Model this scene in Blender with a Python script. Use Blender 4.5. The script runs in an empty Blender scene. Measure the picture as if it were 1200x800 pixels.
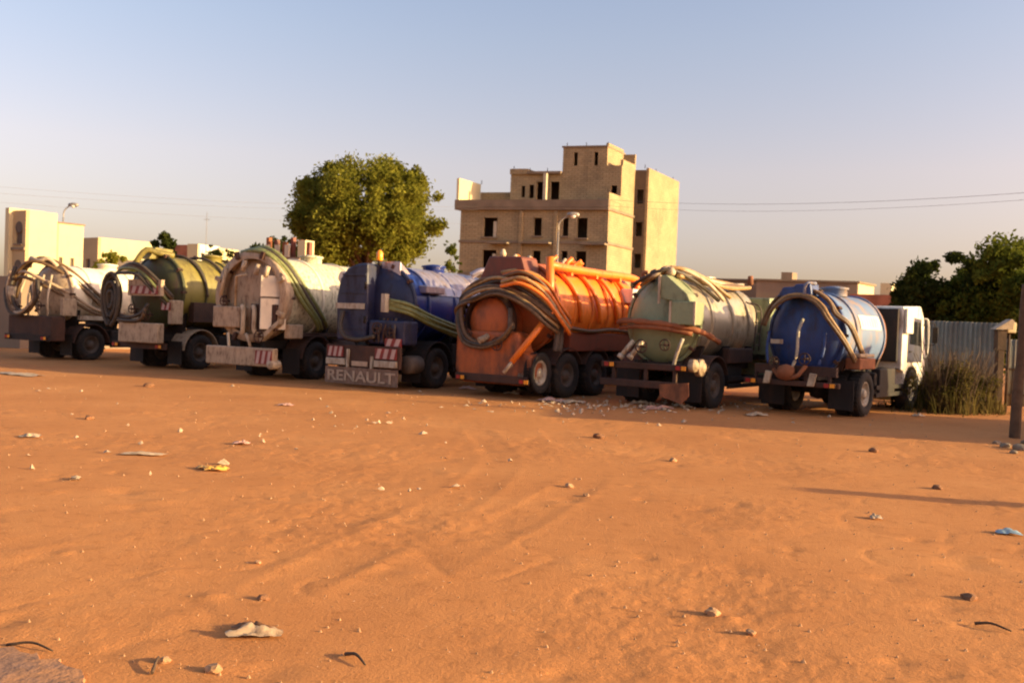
import bpy, bmesh, math, random
import numpy as np
from mathutils import Vector, Matrix, Quaternion, noise
R = math.radians
random.seed(7)
scene = bpy.context.scene
C = scene.collection

# ------------------------------------------------------------------ camera
FPX = 1050.0                      # focal length in pixels of a 1200 px wide frame
CAM = Vector((0, 0, 1.7))
PITCH, ROLL = R(-1.04), R(2.2)
cd = bpy.data.cameras.new('camera'); cam = bpy.data.objects.new('camera', cd); C.objects.link(cam)
cam.location = CAM
cd.sensor_width = 36; cd.lens = FPX/1200*36
cd.clip_start = 0.1; cd.clip_end = 6000
cam.rotation_mode = 'QUATERNION'
_q = Quaternion((1, 0, 0), R(90)+PITCH)
_f = _q @ Vector((0, 0, -1))
cam.rotation_quaternion = Quaternion(_f, -ROLL) @ _q
cd.dof.use_dof = True; cd.dof.focus_distance = 4.0; cd.dof.aperture_fstop = 31.5/1000/0.0065
scene.camera = cam
def ray(px, py):
    v = Vector((px-600, -(py-400), -FPX)).normalized()
    return cam.rotation_quaternion @ v
def gp(px, py, z=0.0):            # the point of the ground seen at a place of the photograph
    d = ray(px, py); t = (z-CAM.z)/d.z
    return CAM + d*t
def dp(px, py, y):                # the point at depth y
    d = ray(px, py); return CAM + d*((y-CAM.y)/d.y)

# ------------------------------------------------------------------ sky, sun, exposure
SUN_AZ, SUN_EL = R(104), R(13)
w = bpy.data.worlds.new('World'); scene.world = w; w.use_nodes = True
nt = w.node_tree; nt.nodes.clear()
def N(nt, t, **k):
    n = nt.nodes.new(t)
    for a, b in k.items(): setattr(n, a, b)
    return n
sky = N(nt, 'ShaderNodeTexSky', sky_type='NISHITA', sun_disc=False, sun_elevation=SUN_EL, sun_rotation=SUN_AZ,
        altitude=0, air_density=1.0, dust_density=2.5, ozone_density=1.0)
geo = N(nt, 'ShaderNodeNewGeometry'); sep = N(nt, 'ShaderNodeSeparateXYZ')
ramp = N(nt, 'ShaderNodeValToRGB')   # colour of the dusty evening air by height above the horizon, the same all round
tc = N(nt, 'ShaderNodeTexCoord')
nt.links.new(tc.outputs['Generated'], sep.inputs[0])
nt.links.new(sep.outputs['Z'], ramp.inputs[0])
e = ramp.color_ramp.elements
e[0].position = 0.0; e[0].color = (0.74, 0.57, 0.55, 1)
e[1].position = 0.42; e[1].color = (0.90, 0.78, 0.80, 1)
for p, c in ((0.07, (0.79, 0.59, 0.60, 1)), (0.17, (0.98, 0.69, 0.65, 1)), (0.30, (0.95, 0.76, 0.735, 1))):
    q = e.new(p); q.color = c
mixn = N(nt, 'ShaderNodeMix', data_type='RGBA', blend_type='MULTIPLY')
mixn.inputs[0].default_value = 1.0
nt.links.new(sky.outputs[0], mixn.inputs[6]); nt.links.new(ramp.outputs[0], mixn.inputs[7])
bg = N(nt, 'ShaderNodeBackground'); bg.inputs[1].default_value = 0.15
wo = N(nt, 'ShaderNodeOutputWorld')
nt.links.new(mixn.outputs[2], bg.inputs[0]); nt.links.new(bg.outputs[0], wo.inputs[0])
sd = bpy.data.lights.new('sun', 'SUN'); sun = bpy.data.objects.new('sun', sd); C.objects.link(sun)
sd.energy = 4.2; sd.angle = R(0.6); sd.color = (1.0, 0.77, 0.38)
SDIR = Vector((math.sin(SUN_AZ)*math.cos(SUN_EL), math.cos(SUN_AZ)*math.cos(SUN_EL), math.sin(SUN_EL)))
sun.rotation_euler = SDIR.to_track_quat('Z', 'Y').to_euler(); sun.location = SDIR*60
scene.view_settings.view_transform = 'Standard'; scene.view_settings.look = 'None'
scene.view_settings.exposure = 1.25; scene.view_settings.gamma = 1.0
scene.render.film_transparent = False
scene.cycles.filter_width = 1.9

# ------------------------------------------------------------------ materials
def mat(name, col, rough=0.7, metal=0.0, var=0.12, scale=3.0, dirt=None, dirt_amt=0.0, dirt_scale=1.6,
        bump=0.0, bump_scale=20.0, spec=0.5, low=None):
    """A worn surface: base colour varied by noise, patches of dirt or rust of their own shape, fine relief."""
    m = bpy.data.materials.new(name); m.use_nodes = True; t = m.node_tree; b = t.nodes['Principled BSDF']
    co = N(t, 'ShaderNodeTexCoord')
    n1 = N(t, 'ShaderNodeTexNoise'); n1.inputs['Scale'].default_value = scale; n1.inputs['Detail'].default_value = 6
    t.links.new(co.outputs['Object'], n1.inputs['Vector'])
    r = N(t, 'ShaderNodeValToRGB')
    r.color_ramp.elements[0].position = 0.3; r.color_ramp.elements[1].position = 0.7
    r.color_ramp.elements[0].color = (*[c*(1-var) for c in col], 1)
    r.color_ramp.elements[1].color = (*[min(1, c*(1+var)) for c in col], 1)
    t.links.new(n1.outputs[0], r.inputs[0]); out = r.outputs[0]
    if dirt:
        n2 = N(t, 'ShaderNodeTexNoise'); n2.inputs['Scale'].default_value = dirt_scale; n2.inputs['Detail'].default_value = 10
        n2.inputs['Roughness'].default_value = 0.7
        mp = N(t, 'ShaderNodeMapping'); mp.inputs['Scale'].default_value = (1, 1, .38)   # runs downwards like drips
        t.links.new(co.outputs['Object'], mp.inputs[0]); t.links.new(mp.outputs[0], n2.inputs['Vector'])
        mr = N(t, 'ShaderNodeMapRange'); lo = 0.62-0.3*dirt_amt
        mr.inputs[1].default_value = lo; mr.inputs[2].default_value = lo+0.20
        t.links.new(n2.outputs[0], mr.inputs[0])
        mx = N(t, 'ShaderNodeMix', data_type='RGBA'); mx.inputs[7].default_value = (*dirt, 1)
        t.links.new(mr.outputs[0], mx.inputs[0]); t.links.new(out, mx.inputs[6]); out = mx.outputs[2]
        if rough < 0.6:
            m2 = N(t, 'ShaderNodeMapRange'); m2.inputs[3].default_value = rough; m2.inputs[4].default_value = 0.85
            t.links.new(mr.outputs[0], m2.inputs[0]); t.links.new(m2.outputs[0], b.inputs['Roughness'])
    t.links.new(out, b.inputs['Base Color'])
    if not (dirt and rough < 0.6): b.inputs['Roughness'].default_value = rough
    b.inputs['Metallic'].default_value = metal
    b.inputs['Specular IOR Level'].default_value = spec
    if bump:
        n3 = N(t, 'ShaderNodeTexNoise'); n3.inputs['Scale'].default_value = bump_scale; n3.inputs['Detail'].default_value = 5
        t.links.new(co.outputs['Object'], n3.inputs['Vector'])
        bp = N(t, 'ShaderNodeBump'); bp.inputs['Strength'].default_value = 1; bp.inputs['Distance'].default_value = bump
        t.links.new(n3.outputs[0], bp.inputs['Height']); t.links.new(bp.outputs[0], b.inputs['Normal'])
    return m
RUST = (0.16, 0.055, 0.02); GRIME = (0.05, 0.03, 0.018); SAND = (0.42, 0.22, 0.10)
M = dict(
    tyre=mat('tyre_rubber', (0.02, 0.015, 0.012), 0.9, var=.3, dirt=(0.10, 0.05, 0.025), dirt_amt=.3, dirt_scale=5),
    black=mat('black_steel', (0.016, 0.011, 0.009), 0.8, dirt=(0.05, 0.022, 0.012), dirt_amt=.4, dirt_scale=3),
    brown=mat('rusty_dark_steel', (0.055, 0.025, 0.015), 0.8, var=.3, dirt=(.10,.038,.018), dirt_amt=.4, bump=.003),
    rust=mat('rust_steel', (0.26, 0.09, 0.035), 0.85, var=.4, dirt=GRIME, dirt_amt=.3),
    rim=mat('pale_rim_paint', (0.42, 0.36, 0.27), 0.6, var=.2, dirt=(0.2, 0.11, 0.06), dirt_amt=.5, dirt_scale=8),
    rim_dark=mat('dusty_rim_paint', (0.10, 0.07, 0.05), 0.7, var=.2, dirt=GRIME, dirt_amt=.4, dirt_scale=8),
    white=mat('white_truck_paint', (0.74, 0.68, 0.58), 0.4, dirt=(0.25, 0.13, 0.07), dirt_amt=.35, dirt_scale=3),
    cream=mat('cream_tank_paint', (0.74, 0.64, 0.48), 0.45, dirt=(0.30, 0.2, 0.12), dirt_amt=.2, dirt_scale=2.2, bump=.004, bump_scale=6),
    cream_spots=mat('cream_paint_speckled_with_tar', (0.62, 0.56, 0.38), 0.45, dirt=(0.09, 0.07, 0.04), dirt_amt=.5, dirt_scale=15, bump=.006, bump_scale=8),
    pinkgrey=mat('dusty_pinkish_paint', (0.42, 0.30, 0.19), 0.55, dirt=(0.14, 0.08, 0.045), dirt_amt=.42, dirt_scale=11, bump=.003),
    palepipe=mat('pale_pipe_paint', (0.50, 0.39, 0.26), 0.5, dirt=(0.14, 0.07, 0.035), dirt_amt=.45, dirt_scale=6),
    olive=mat('olive_green_paint', (0.21, 0.17, 0.035), 0.5, dirt=(0.07, 0.05, 0.015), dirt_amt=.5, dirt_scale=2.5, bump=.004, bump_scale=6),
    olive_dark=mat('dark_olive_paint', (0.05, 0.05, 0.012), 0.6, dirt=GRIME, dirt_amt=.5, dirt_scale=4),
    blue=mat('deep_blue_paint', (0.010, 0.028, 0.17), 0.28, dirt=(0.012, 0.012, 0.03), dirt_amt=.35, dirt_scale=2.5, bump=.004, bump_scale=5),
    navy=mat('dark_navy_paint', (0.014, 0.017, 0.055), 0.45, dirt=(0.018, 0.013, 0.018), dirt_amt=.4, dirt_scale=3),
    bluegrey=mat('dusty_sunlit_blue_grey', (0.42, 0.36, 0.40), 0.28, .6, dirt=(0.22, 0.16, 0.15), dirt_amt=.4, dirt_scale=4),  # dusty blue with the sun's pale glare and glints put into the colour
    orange=mat('orange_paint', (0.80, 0.19, 0.018), 0.42, dirt=(0.30, 0.06, 0.01), dirt_amt=.35, dirt_scale=3, bump=.004, bump_scale=6),
    orange_dirty=mat('dirty_orange_paint', (0.42, 0.10, 0.02), 0.6, dirt=(0.12, 0.042, 0.018), dirt_amt=.6, dirt_scale=1.7, bump=.005, bump_scale=7),
    redbrown=mat('red_brown_box_paint', (0.17, 0.04, 0.018), 0.6, dirt=GRIME, dirt_amt=.4),
    mint=mat('pale_green_paint', (0.25, 0.28, 0.15), 0.45, dirt=(0.10, 0.09, 0.045), dirt_amt=.35, dirt_scale=3, bump=.003, bump_scale=6),
    silver=mat('dull_silver_tank', (0.48, 0.40, 0.28), 0.35, .5, dirt=(0.14, 0.10, 0.06), dirt_amt=.45, dirt_scale=3, bump=.004, bump_scale=6),
    royal=mat('royal_blue_paint', (0.012, 0.045, 0.18), 0.5, dirt=(0.04, 0.04, 0.06), dirt_amt=.5, dirt_scale=3.5, bump=.003, bump_scale=6),
    skyblue=mat('faded_blue_tank_paint', (0.11, 0.17, 0.30), 0.62, dirt=(0.30, 0.19, 0.11), dirt_amt=.5, dirt_scale=2.2, bump=.003, bump_scale=6),
    hose_green=mat('green_hose_pvc', (0.17, 0.18, 0.06), 0.45, var=.3, scale=12),
    hose_brown=mat('brown_hose_rubber', (0.12, 0.065, 0.028), 0.6, var=.4, scale=10),
    hose_dark=mat('dark_hose_rubber', (0.05, 0.035, 0.022), 0.6, var=.3, scale=10),
    hose_tan=mat('tan_hose_pvc', (0.34, 0.20, 0.075), 0.5, var=.3, scale=10),
    glass=mat('dark_cab_glass', (0.012, 0.013, 0.015), 0.08, var=0),
    tailboard=mat('faded_tail_board', (0.20, 0.125, 0.085), 0.7, var=.25, scale=8, dirt=(0.12, 0.06, 0.035), dirt_amt=.4, dirt_scale=9),
    redplate=mat('red_reflector', (0.20, 0.02, 0.016), 0.5, var=.3),
    whiteplate=mat('white_reflector', (0.46, 0.31, 0.27), 0.5, var=.15),
    amber=mat('amber_lens', (0.9, 0.32, 0.02), 0.3),
    redlens=mat('red_lens', (0.35, 0.01, 0.01), 0.3),
    letter=mat('raised_letter_paint', (0.40, 0.29, 0.20), 0.6, var=.25, scale=8),
    letter_white=mat('white_letter_paint', (0.82, 0.76, 0.60), 0.5),
    concrete=mat('unfinished_concrete_block', (0.36, 0.265, 0.145), 0.92, var=.16, scale=.6, dirt=(0.2, 0.15, 0.09), dirt_amt=.3, dirt_scale=.35, bump=.02, bump_scale=4),
    slab=mat('weathered_slab_concrete', (0.22, 0.16, 0.105), 0.92, var=.2, scale=.8),
    column=mat('pale_render_column', (0.50, 0.42, 0.30), 0.9),
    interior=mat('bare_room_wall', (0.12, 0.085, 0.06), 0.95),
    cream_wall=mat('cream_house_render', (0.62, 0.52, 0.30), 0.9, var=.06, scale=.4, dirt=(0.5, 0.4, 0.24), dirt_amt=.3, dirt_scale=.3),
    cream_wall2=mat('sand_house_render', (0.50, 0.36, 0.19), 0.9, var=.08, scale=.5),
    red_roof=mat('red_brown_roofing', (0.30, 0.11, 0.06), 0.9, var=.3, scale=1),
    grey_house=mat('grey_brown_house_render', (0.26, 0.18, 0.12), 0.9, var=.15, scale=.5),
    shutter=mat('window_shutter_paint', (0.10, 0.07, 0.05), 0.7),
    zinc=mat('weathered_corrugated_zinc', (0.22, 0.205, 0.155), 0.6, .1, var=.2, scale=2, dirt=(0.18, 0.10, 0.05), dirt_amt=.42, dirt_scale=1.4),
    timber=mat('weathered_timber', (0.075, 0.042, 0.022), 0.9, var=.35, scale=6, bump=.01),
    bark=mat('bark', (0.10, 0.058, 0.032), 0.95, var=.3, scale=5, bump=.02, bump_scale=12),
    galv=mat('galvanised_pole', (0.30, 0.26, 0.22), 0.5, .4),
    lampglass=mat('lamp_bowl', (0.80, 0.78, 0.72), 0.15),
    cable=mat('cable_sheath', (0.16, 0.14, 0.14), 0.7),
    stone=mat('pale_stone', (0.36, 0.20, 0.10), 0.9, var=.3, scale=9, bump=.01),
    stone_dark=mat('dark_clod', (0.20, 0.09, 0.04), 0.95, var=.3, scale=9, bump=.01),
    plastic_white=mat('white_plastic_film', (0.42, 0.30, 0.19), 0.7, var=.35, scale=12),
    plastic_yellow=mat('yellow_plastic_film', (0.70, 0.36, 0.06), 0.5, var=.2, scale=8),
    plastic_blue=mat('pale_blue_plastic', (0.24, 0.34, 0.40), 0.5),
    cloth=mat('pinkish_cloth', (0.55, 0.30, 0.22), 0.9, var=.2),
    yellow=mat('yellow_plastic', (0.72, 0.48, 0.06), 0.5),
)
def add_courses(m, bw=.42, bh=.21):
    t = m.node_tree; b = t.nodes['Principled BSDF']; src = b.inputs['Base Color'].links[0].from_socket
    co = N(t, 'ShaderNodeTexCoord'); sp = N(t, 'ShaderNodeSeparateXYZ'); ad = N(t, 'ShaderNodeMath', operation='ADD'); cb = N(t, 'ShaderNodeCombineXYZ')
    t.links.new(co.outputs['Object'], sp.inputs[0]); t.links.new(sp.outputs[0], ad.inputs[0]); t.links.new(sp.outputs[1], ad.inputs[1])
    t.links.new(ad.outputs[0], cb.inputs[0]); t.links.new(sp.outputs[2], cb.inputs[1])
    br = N(t, 'ShaderNodeTexBrick'); t.links.new(cb.outputs[0], br.inputs['Vector']); br.inputs['Scale'].default_value = 1
    br.inputs['Brick Width'].default_value = bw; br.inputs['Row Height'].default_value = bh; br.inputs['Mortar Size'].default_value = .022
    br.inputs['Color1'].default_value = (.82, .82, .82, 1); br.inputs['Color2'].default_value = (1.08, 1.06, 1.04, 1); br.inputs['Mortar'].default_value = (.62, .58, .52, 1)
    mx = N(t, 'ShaderNodeMix', data_type='RGBA', blend_type='MULTIPLY'); mx.inputs[0].default_value = .8
    t.links.new(src, mx.inputs[6]); t.links.new(br.outputs[0], mx.inputs[7]); t.links.new(mx.outputs[2], b.inputs['Base Color'])
add_courses(M['concrete'])
def leafmat(name, a, b, sc=0.6, trans=.35):
    m = bpy.data.materials.new(name); m.use_nodes = True; t = m.node_tree; t.nodes.clear()
    co = N(t, 'ShaderNodeTexCoord'); n = N(t, 'ShaderNodeTexNoise'); n.inputs['Scale'].default_value = sc; n.inputs['Detail'].default_value = 4
    t.links.new(co.outputs['Object'], n.inputs['Vector'])
    r = N(t, 'ShaderNodeValToRGB'); r.color_ramp.elements[0].position = .35; r.color_ramp.elements[1].position = .68
    r.color_ramp.elements[0].color = (*a, 1); r.color_ramp.elements[1].color = (*b, 1)
    t.links.new(n.outputs[0], r.inputs[0])
    d = N(t, 'ShaderNodeBsdfDiffuse'); tr = N(t, 'ShaderNodeBsdfTranslucent'); mx = N(t, 'ShaderNodeMixShader'); o = N(t, 'ShaderNodeOutputMaterial')
    mx.inputs[0].default_value = trans
    t.links.new(r.outputs[0], d.inputs[0]); t.links.new(r.outputs[0], tr.inputs[0])
    t.links.new(d.outputs[0], mx.inputs[1]); t.links.new(tr.outputs[0], mx.inputs[2]); t.links.new(mx.outputs[0], o.inputs[0])
    return m
M['leaf'] = leafmat('tree_leaves', (0.12, 0.125, 0.018), (0.28, 0.265, 0.04), .7, .5)
M['leaf_dark'] = leafmat('dark_tree_leaves', (0.026, 0.036, 0.010), (0.06, 0.07, 0.016), .8)
M['leaf_mid'] = leafmat('fresh_tree_leaves', (0.06, 0.08, 0.014), (0.15, 0.16, 0.025), .8, .45)
M['grass'] = leafmat('dry_bush_leaves', (0.07, 0.062, 0.018), (0.19, 0.14, 0.05), 1.8)

# ------------------------------------------------------------------ mesh helpers
class MB:
    def __init__(s, xf=None): s.v = []; s.f = []; s.sm = []; s.xf = xf
    def add(s, vs, fs, smooth=False):
        n = len(s.v)
        for p in vs:
            p = Vector(p); s.v.append(tuple(s.xf(p)) if s.xf else tuple(p))
        s.f += [tuple(i+n for i in f) for f in fs]; s.sm += [smooth]*len(fs)
        return s
    def box(s, c, d, rot=None, ch=0.0):
        hx, hy, hz = d[0]/2, d[1]/2, d[2]/2; c = Vector(c)
        m = rot if rot is not None else Matrix.Identity(3)
        vs = [c + m @ Vector((x*hx, y*hy, z*hz)) for z in (-1, 1) for (x, y) in ((-1, -1), (1, -1), (1, 1), (-1, 1))]
        return s.add(vs, [(3, 2, 1, 0), (4, 5, 6, 7), (0, 1, 5, 4), (1, 2, 6, 5), (2, 3, 7, 6), (3, 0, 4, 7)])
    def bb(s, x0, x1, y0, y1, z0, z1): return s.box(((x0+x1)/2, (y0+y1)/2, (z0+z1)/2), (x1-x0, y1-y0, z1-z0))
    def cyl(s, p0, p1, r0, r1=None, seg=16, cap=True, smooth=True):
        p0, p1 = Vector(p0), Vector(p1); r1 = r0 if r1 is None else r1
        q = (p1-p0).normalized().to_track_quat('Z', 'Y'); vs = []
        for p, r in ((p0, r0), (p1, r1)):
            vs += [p + q @ Vector((r*math.cos(2*math.pi*i/seg), r*math.sin(2*math.pi*i/seg), 0)) for i in range(seg)]
        s.add(vs, [(i, (i+1) % seg, seg+(i+1) % seg, seg+i) for i in range(seg)], smooth)
        if cap:
            n = len(s.v)
            s.f += [tuple(n-2*seg+i for i in reversed(range(seg))), tuple(n-seg+i for i in range(seg))]; s.sm += [False, False]
        return s
    def tube(s, pts, r, seg=8, sub=5, rfun=None):
        P = [Vector(p) for p in pts]; Q = []
        if sub > 1 and len(P) > 2:
            E = [2*P[0]-P[1]] + P + [2*P[-1]-P[-2]]
            for i in range(1, len(E)-2):
                for k in range(sub):
                    t = k/sub; a, b, c, d = E[i-1], E[i], E[i+1], E[i+2]
                    Q.append(0.5*((2*b)+(c-a)*t+(2*a-5*b+4*c-d)*t*t+(3*b-a-3*c+d)*t**3))
            Q.append(P[-1])
        else: Q = P
        up = Vector((0.13, 0.21, 1)).normalized(); vs = []; n = len(Q)
        for i, p in enumerate(Q):
            tan = (Q[min(i+1, n-1)]-Q[max(i-1, 0)]).normalized()
            side = tan.cross(up)
            if side.length < .1: side = tan.cross(Vector((1, 0, 0)))
            side.normalize(); u = side.cross(tan); rr = rfun(i/(n-1)) if rfun else r
            vs += [p + side*rr*math.cos(2*math.pi*k/seg) + u*rr*math.sin(2*math.pi*k/seg) for k in range(seg)]
        fs = [(i*seg+k, i*seg+(k+1) % seg, (i+1)*seg+(k+1) % seg, (i+1)*seg+k) for i in range(n-1) for k in range(seg)]
        s.add(vs, fs, True); m = len(s.v)
        s.f += [tuple(m-n*seg+i for i in reversed(range(seg))), tuple(m-seg+i for i in range(seg))]; s.sm += [False, False]
        return s
    def lathe(s, prof, o=(0, 0, 0), axis='Y', seg=40, dent=0.0, sx=1.0, seed=0):
        """prof: list of (radius, distance along the axis)."""
        o = Vector(o); vs = []
        for r, a in prof:
            for i in range(seg):
                t = 2*math.pi*i/seg; rr = r
                if dent and r > .3: rr = r + dent*noise.noise(Vector((math.cos(t)*1.7+seed, a*.9, math.sin(t)*1.7)))
                x, z = rr*math.cos(t)*sx, rr*math.sin(t)
                vs.append(o + (Vector((x, a, z)) if axis == 'Y' else Vector((a, x, z)) if axis == 'X' else Vector((x, z, a))))
        fs = [(j*seg+i, j*seg+(i+1) % seg, (j+1)*seg+(i+1) % seg, (j+1)*seg+i) for j in range(len(prof)-1) for i in range(seg)]
        return s.add(vs, fs, True)
    def prism(s, poly, a0, a1, plane='YZ'):
        """poly: 2-D outline; extruded along the third axis from a0 to a1."""
        def p3(u, v, a): return {'YZ': (a, u, v), 'XZ': (u, a, v), 'XY': (u, v, a)}[plane]
        n = len(poly)
        return s.add([p3(u, v, a0) for u, v in poly]+[p3(u, v, a1) for u, v in poly],
                     [tuple(reversed(range(n))), tuple(range(n, 2*n))]+[(i, (i+1) % n, n+(i+1) % n, n+i) for i in range(n)])
    def mesh(s, name, m):
        me = bpy.data.meshes.new(name); me.from_pydata(s.v, [], s.f)
        me.polygons.foreach_set('use_smooth', s.sm)
        me.materials.append(M[m] if isinstance(m, str) else m)
        b = bmesh.new(); b.from_mesh(me); bmesh.ops.recalc_face_normals(b, faces=b.faces)
        b.to_mesh(me); b.free(); me.update(); return me
    def build(s, name, m, parent=None, bevel=0.0, loc=None, rot=None, label=None):
        o = bpy.data.objects.new(name, s.mesh(name, m)); C.objects.link(o)
        if parent is not None: o.parent = parent
        if loc is not None: o.location = loc
        if rot is not None: o.rotation_euler = rot
        if bevel:
            b = o.modifiers.new('bevel', 'BEVEL'); b.width = bevel; b.segments = 2; b.limit_method = 'ANGLE'
        if label: o['label'] = label
        return o
def thing(name, label, cat, loc=(0, 0, 0), rz=0.0, group=None):
    o = bpy.data.objects.new(name, None); C.objects.link(o); o.location = loc; o.rotation_euler = (0, 0, rz)
    o.empty_display_size = .3
    return tag(o, label, cat, group)
def tag(o, label, cat, group=None):
    o['label'] = label; o['category'] = cat
    if group: o['group'] = group
    return o
def copy_part(o, parent, loc=None, rot=None):
    c = o.copy(); C.objects.link(c); c.parent = parent
    if loc is not None: c.location = loc
    if rot is not None: c.rotation_euler = rot
    for ch in list(o.children):
        d = ch.copy(); C.objects.link(d); d.parent = c
    return c
def text_mesh(txt, size, depth, name, m, parent, loc, rot, sx=1.0):
    cu = bpy.data.curves.new(name, 'FONT'); cu.body = txt; cu.size = size; cu.extrude = depth; cu.align_x = 'CENTER'; cu.align_y = 'CENTER'
    cu.offset = size*.02
    to = bpy.data.objects.new('tmp', cu); C.objects.link(to)
    dg = bpy.context.evaluated_depsgraph_get(); me = bpy.data.meshes.new_from_object(to.evaluated_get(dg))
    bpy.data.objects.remove(to); me.materials.clear(); me.materials.append(M[m])
    o = bpy.data.objects.new(name, me); C.objects.link(o); o.parent = parent; o.location = loc; o.rotation_euler = rot
    o.scale = (sx, 1, 1); return o

# ------------------------------------------------------------------ ground
def vnoise(x, y, f, seed):
    rs = np.random.RandomState(seed); T = rs.rand(256, 256); a = seed*0.7
    u = (x*math.cos(a)-y*math.sin(a))*f + 1000; v = (x*math.sin(a)+y*math.cos(a))*f + 1000
    i = np.floor(u).astype(int); j = np.floor(v).astype(int); fu = u-i; fv = v-j
    fu = fu*fu*(3-2*fu); fv = fv*fv*(3-2*fv)
    g = lambda p, q: T[p % 256, q % 256]
    return (g(i, j)*(1-fu)+g(i+1, j)*fu)*(1-fv)+(g(i, j+1)*(1-fu)+g(i+1, j+1)*fu)*fv-.5
TRACKS = [([(330, 690), (450, 630), (560, 570), (585, 535), (560, 505)], .22, .020), ([(360, 730), (520, 650), (640, 590), (690, 550), (650, 505)], .22, .018),
          ([(0, 640), (200, 610), (420, 640), (700, 700), (1000, 790)], .16, .010), ([(0, 600), (230, 580), (500, 600), (800, 650), (1200, 740)], .16, .010),
          ([(150, 470), (400, 500), (700, 520), (1199, 560)], .25, .012), ([(100, 490), (420, 525), (720, 545), (1199, 600)], .25, .010)]
def build_ground():
    ys = [-3000, -600, -150, -40, -12, -4, 0, 1.5]
    y = 2.6
    while y < 34: ys.append(y); y += max(.022, y*.0055)
    while y < 3500: ys.append(y); y *= 1.12
    ys = np.array(ys, float)
    s = np.linspace(-1, 1, 521)
    hw = np.clip(np.abs(ys)*.62+1.5, 3.0, None)
    xs = s[None, :]*hw[:, None]
    ext = np.array([6, 25, 120, 600, 3000.])
    xs = np.concatenate([-(hw[:, None]+ext[::-1]), xs, hw[:, None]+ext], axis=1)
    Y = np.repeat(ys[:, None], xs.shape[1], 1); X = xs
    z = .030*vnoise(X, Y, .35, 1)+.012*vnoise(X, Y, 1.3, 2)+.009*vnoise(X, Y, 4, 3)+.0065*vnoise(X, Y, 11, 4)+.0055*vnoise(X, Y, 27, 5)+.003*vnoise(X, Y, 55, 6)
    rough = np.clip(vnoise(X, Y, .8, 8)*3+.6, .25, 1.4); z *= rough*.8
    ridg = np.abs(vnoise(X, Y, 2.1, 12)); z -= .005*np.clip(1-ridg*9, 0, 1)*np.clip(vnoise(X, Y, .5, 14)*4, 0, 1)
    rs = np.random.RandomState(3)
    for k in range(170):      # dents and small heaps trodden into the sand
        yy = 3.5*(5.5**rs.rand()); xx = (rs.rand()*2-1)*yy*.62; r = .05+.12*rs.rand(); a = (.010 if rs.rand() < .4 else -.013)*(.3+rs.rand())
        d = ((X-xx)**2+((Y-yy)*1.3)**2)/(r*r); msk = d < 9
        z[msk] += a*np.exp(-d[msk])
    for pts, wd, dep in TRACKS:
        P0 = [gp(*p) for p in pts]; E = [2*P0[0]-P0[1]]+P0+[2*P0[-1]-P0[-2]]; P = []
        for i in range(1, len(E)-2):
            for k in range(6):
                t = k/6; a, b, c, d = E[i-1], E[i], E[i+1], E[i+2]; P.append(.5*((2*b)+(c-a)*t+(2*a-5*b+4*c-d)*t*t+(3*b-a-3*c+d)*t**3))
        P.append(P0[-1])
        best = np.full(X.shape, 1e9)
        for a, b in zip(P[:-1], P[1:]):
            for off in (0,):
                dx, dy = b.x-a.x, b.y-a.y; L = dx*dx+dy*dy
                t = np.clip(((X-a.x)*dx+(Y-a.y)*dy)/L, 0, 1)
                best = np.minimum(best, np.hypot(X-a.x-t*dx, Y-a.y-t*dy))
        q = best/wd; z += .22*(vnoise(X, Y, .6, 31)*1.6+.8)*(-dep*np.exp(-q**4)+dep*.7*np.exp(-((q-1.25)/.3)**2))
    fade = np.clip((70-np.hypot(X, Y))/30, 0, 1); z *= fade
    flat = np.clip((np.hypot(X, Y)-17)/6, 0, 1); z *= (1-.6*flat)
    n, m = X.shape
    co = np.stack([X, Y, z], -1).reshape(-1, 3).astype(np.float32)
    idx = np.arange(n*m).reshape(n, m)
    q = np.stack([idx[:-1, :-1], idx[:-1, 1:], idx[1:, 1:], idx[1:, :-1]], -1).reshape(-1, 4)
    me = bpy.data.meshes.new('ground'); me.vertices.add(len(co)); me.vertices.foreach_set('co', co.ravel())
    me.loops.add(q.size); me.loops.foreach_set('vertex_index', q.ravel().astype(np.int32))
    me.polygons.add(len(q)); me.polygons.foreach_set('loop_start', np.arange(0, q.size, 4, dtype=np.int32))
    me.polygons.foreach_set('use_smooth', np.ones(len(q), bool))
    me.update(calc_edges=True)
    t = bpy.data.materials.new('red_laterite_sand'); t.use_nodes = True; me.materials.append(t)
    nt = t.node_tree; b = nt.nodes['Principled BSDF']; b.inputs['Roughness'].default_value = .95; b.inputs['Specular IOR Level'].default_value = .1
    co = N(nt, 'ShaderNodeTexCoord')
    def ns(sc, det=6, ro=.6):
        k = N(nt, 'ShaderNodeTexNoise'); k.inputs['Scale'].default_value = sc; k.inputs['Detail'].default_value = det; k.inputs['Roughness'].default_value = ro
        nt.links.new(co.outputs['Object'], k.inputs['Vector']); return k
    r = N(nt, 'ShaderNodeValToRGB'); e = r.color_ramp.elements
    e[0].position = .30; e[0].color = (.43, .175, .060, 1); e[1].position = .72; e[1].color = (.54, .24, .086, 1)
    q = e.new(.52); q.color = (.49, .207, .072, 1)
    nt.links.new(ns(.45, 8, .65).outputs[0], r.inputs[0])
    r2 = N(nt, 'ShaderNodeValToRGB'); e = r2.color_ramp.elements
    e[0].position = .33; e[0].color = (.50, .44, .40, 1); e[1].position = .47; e[1].color = (1, 1, 1, 1)
    nt.links.new(ns(7, 8, .7).outputs[0], r2.inputs[0])
    mx = N(nt, 'ShaderNodeMix', data_type='RGBA', blend_type='MULTIPLY'); mx.inputs[0].default_value = .38
    nt.links.new(r.outputs[0], mx.inputs[6]); nt.links.new(r2.outputs[0], mx.inputs[7])
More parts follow.
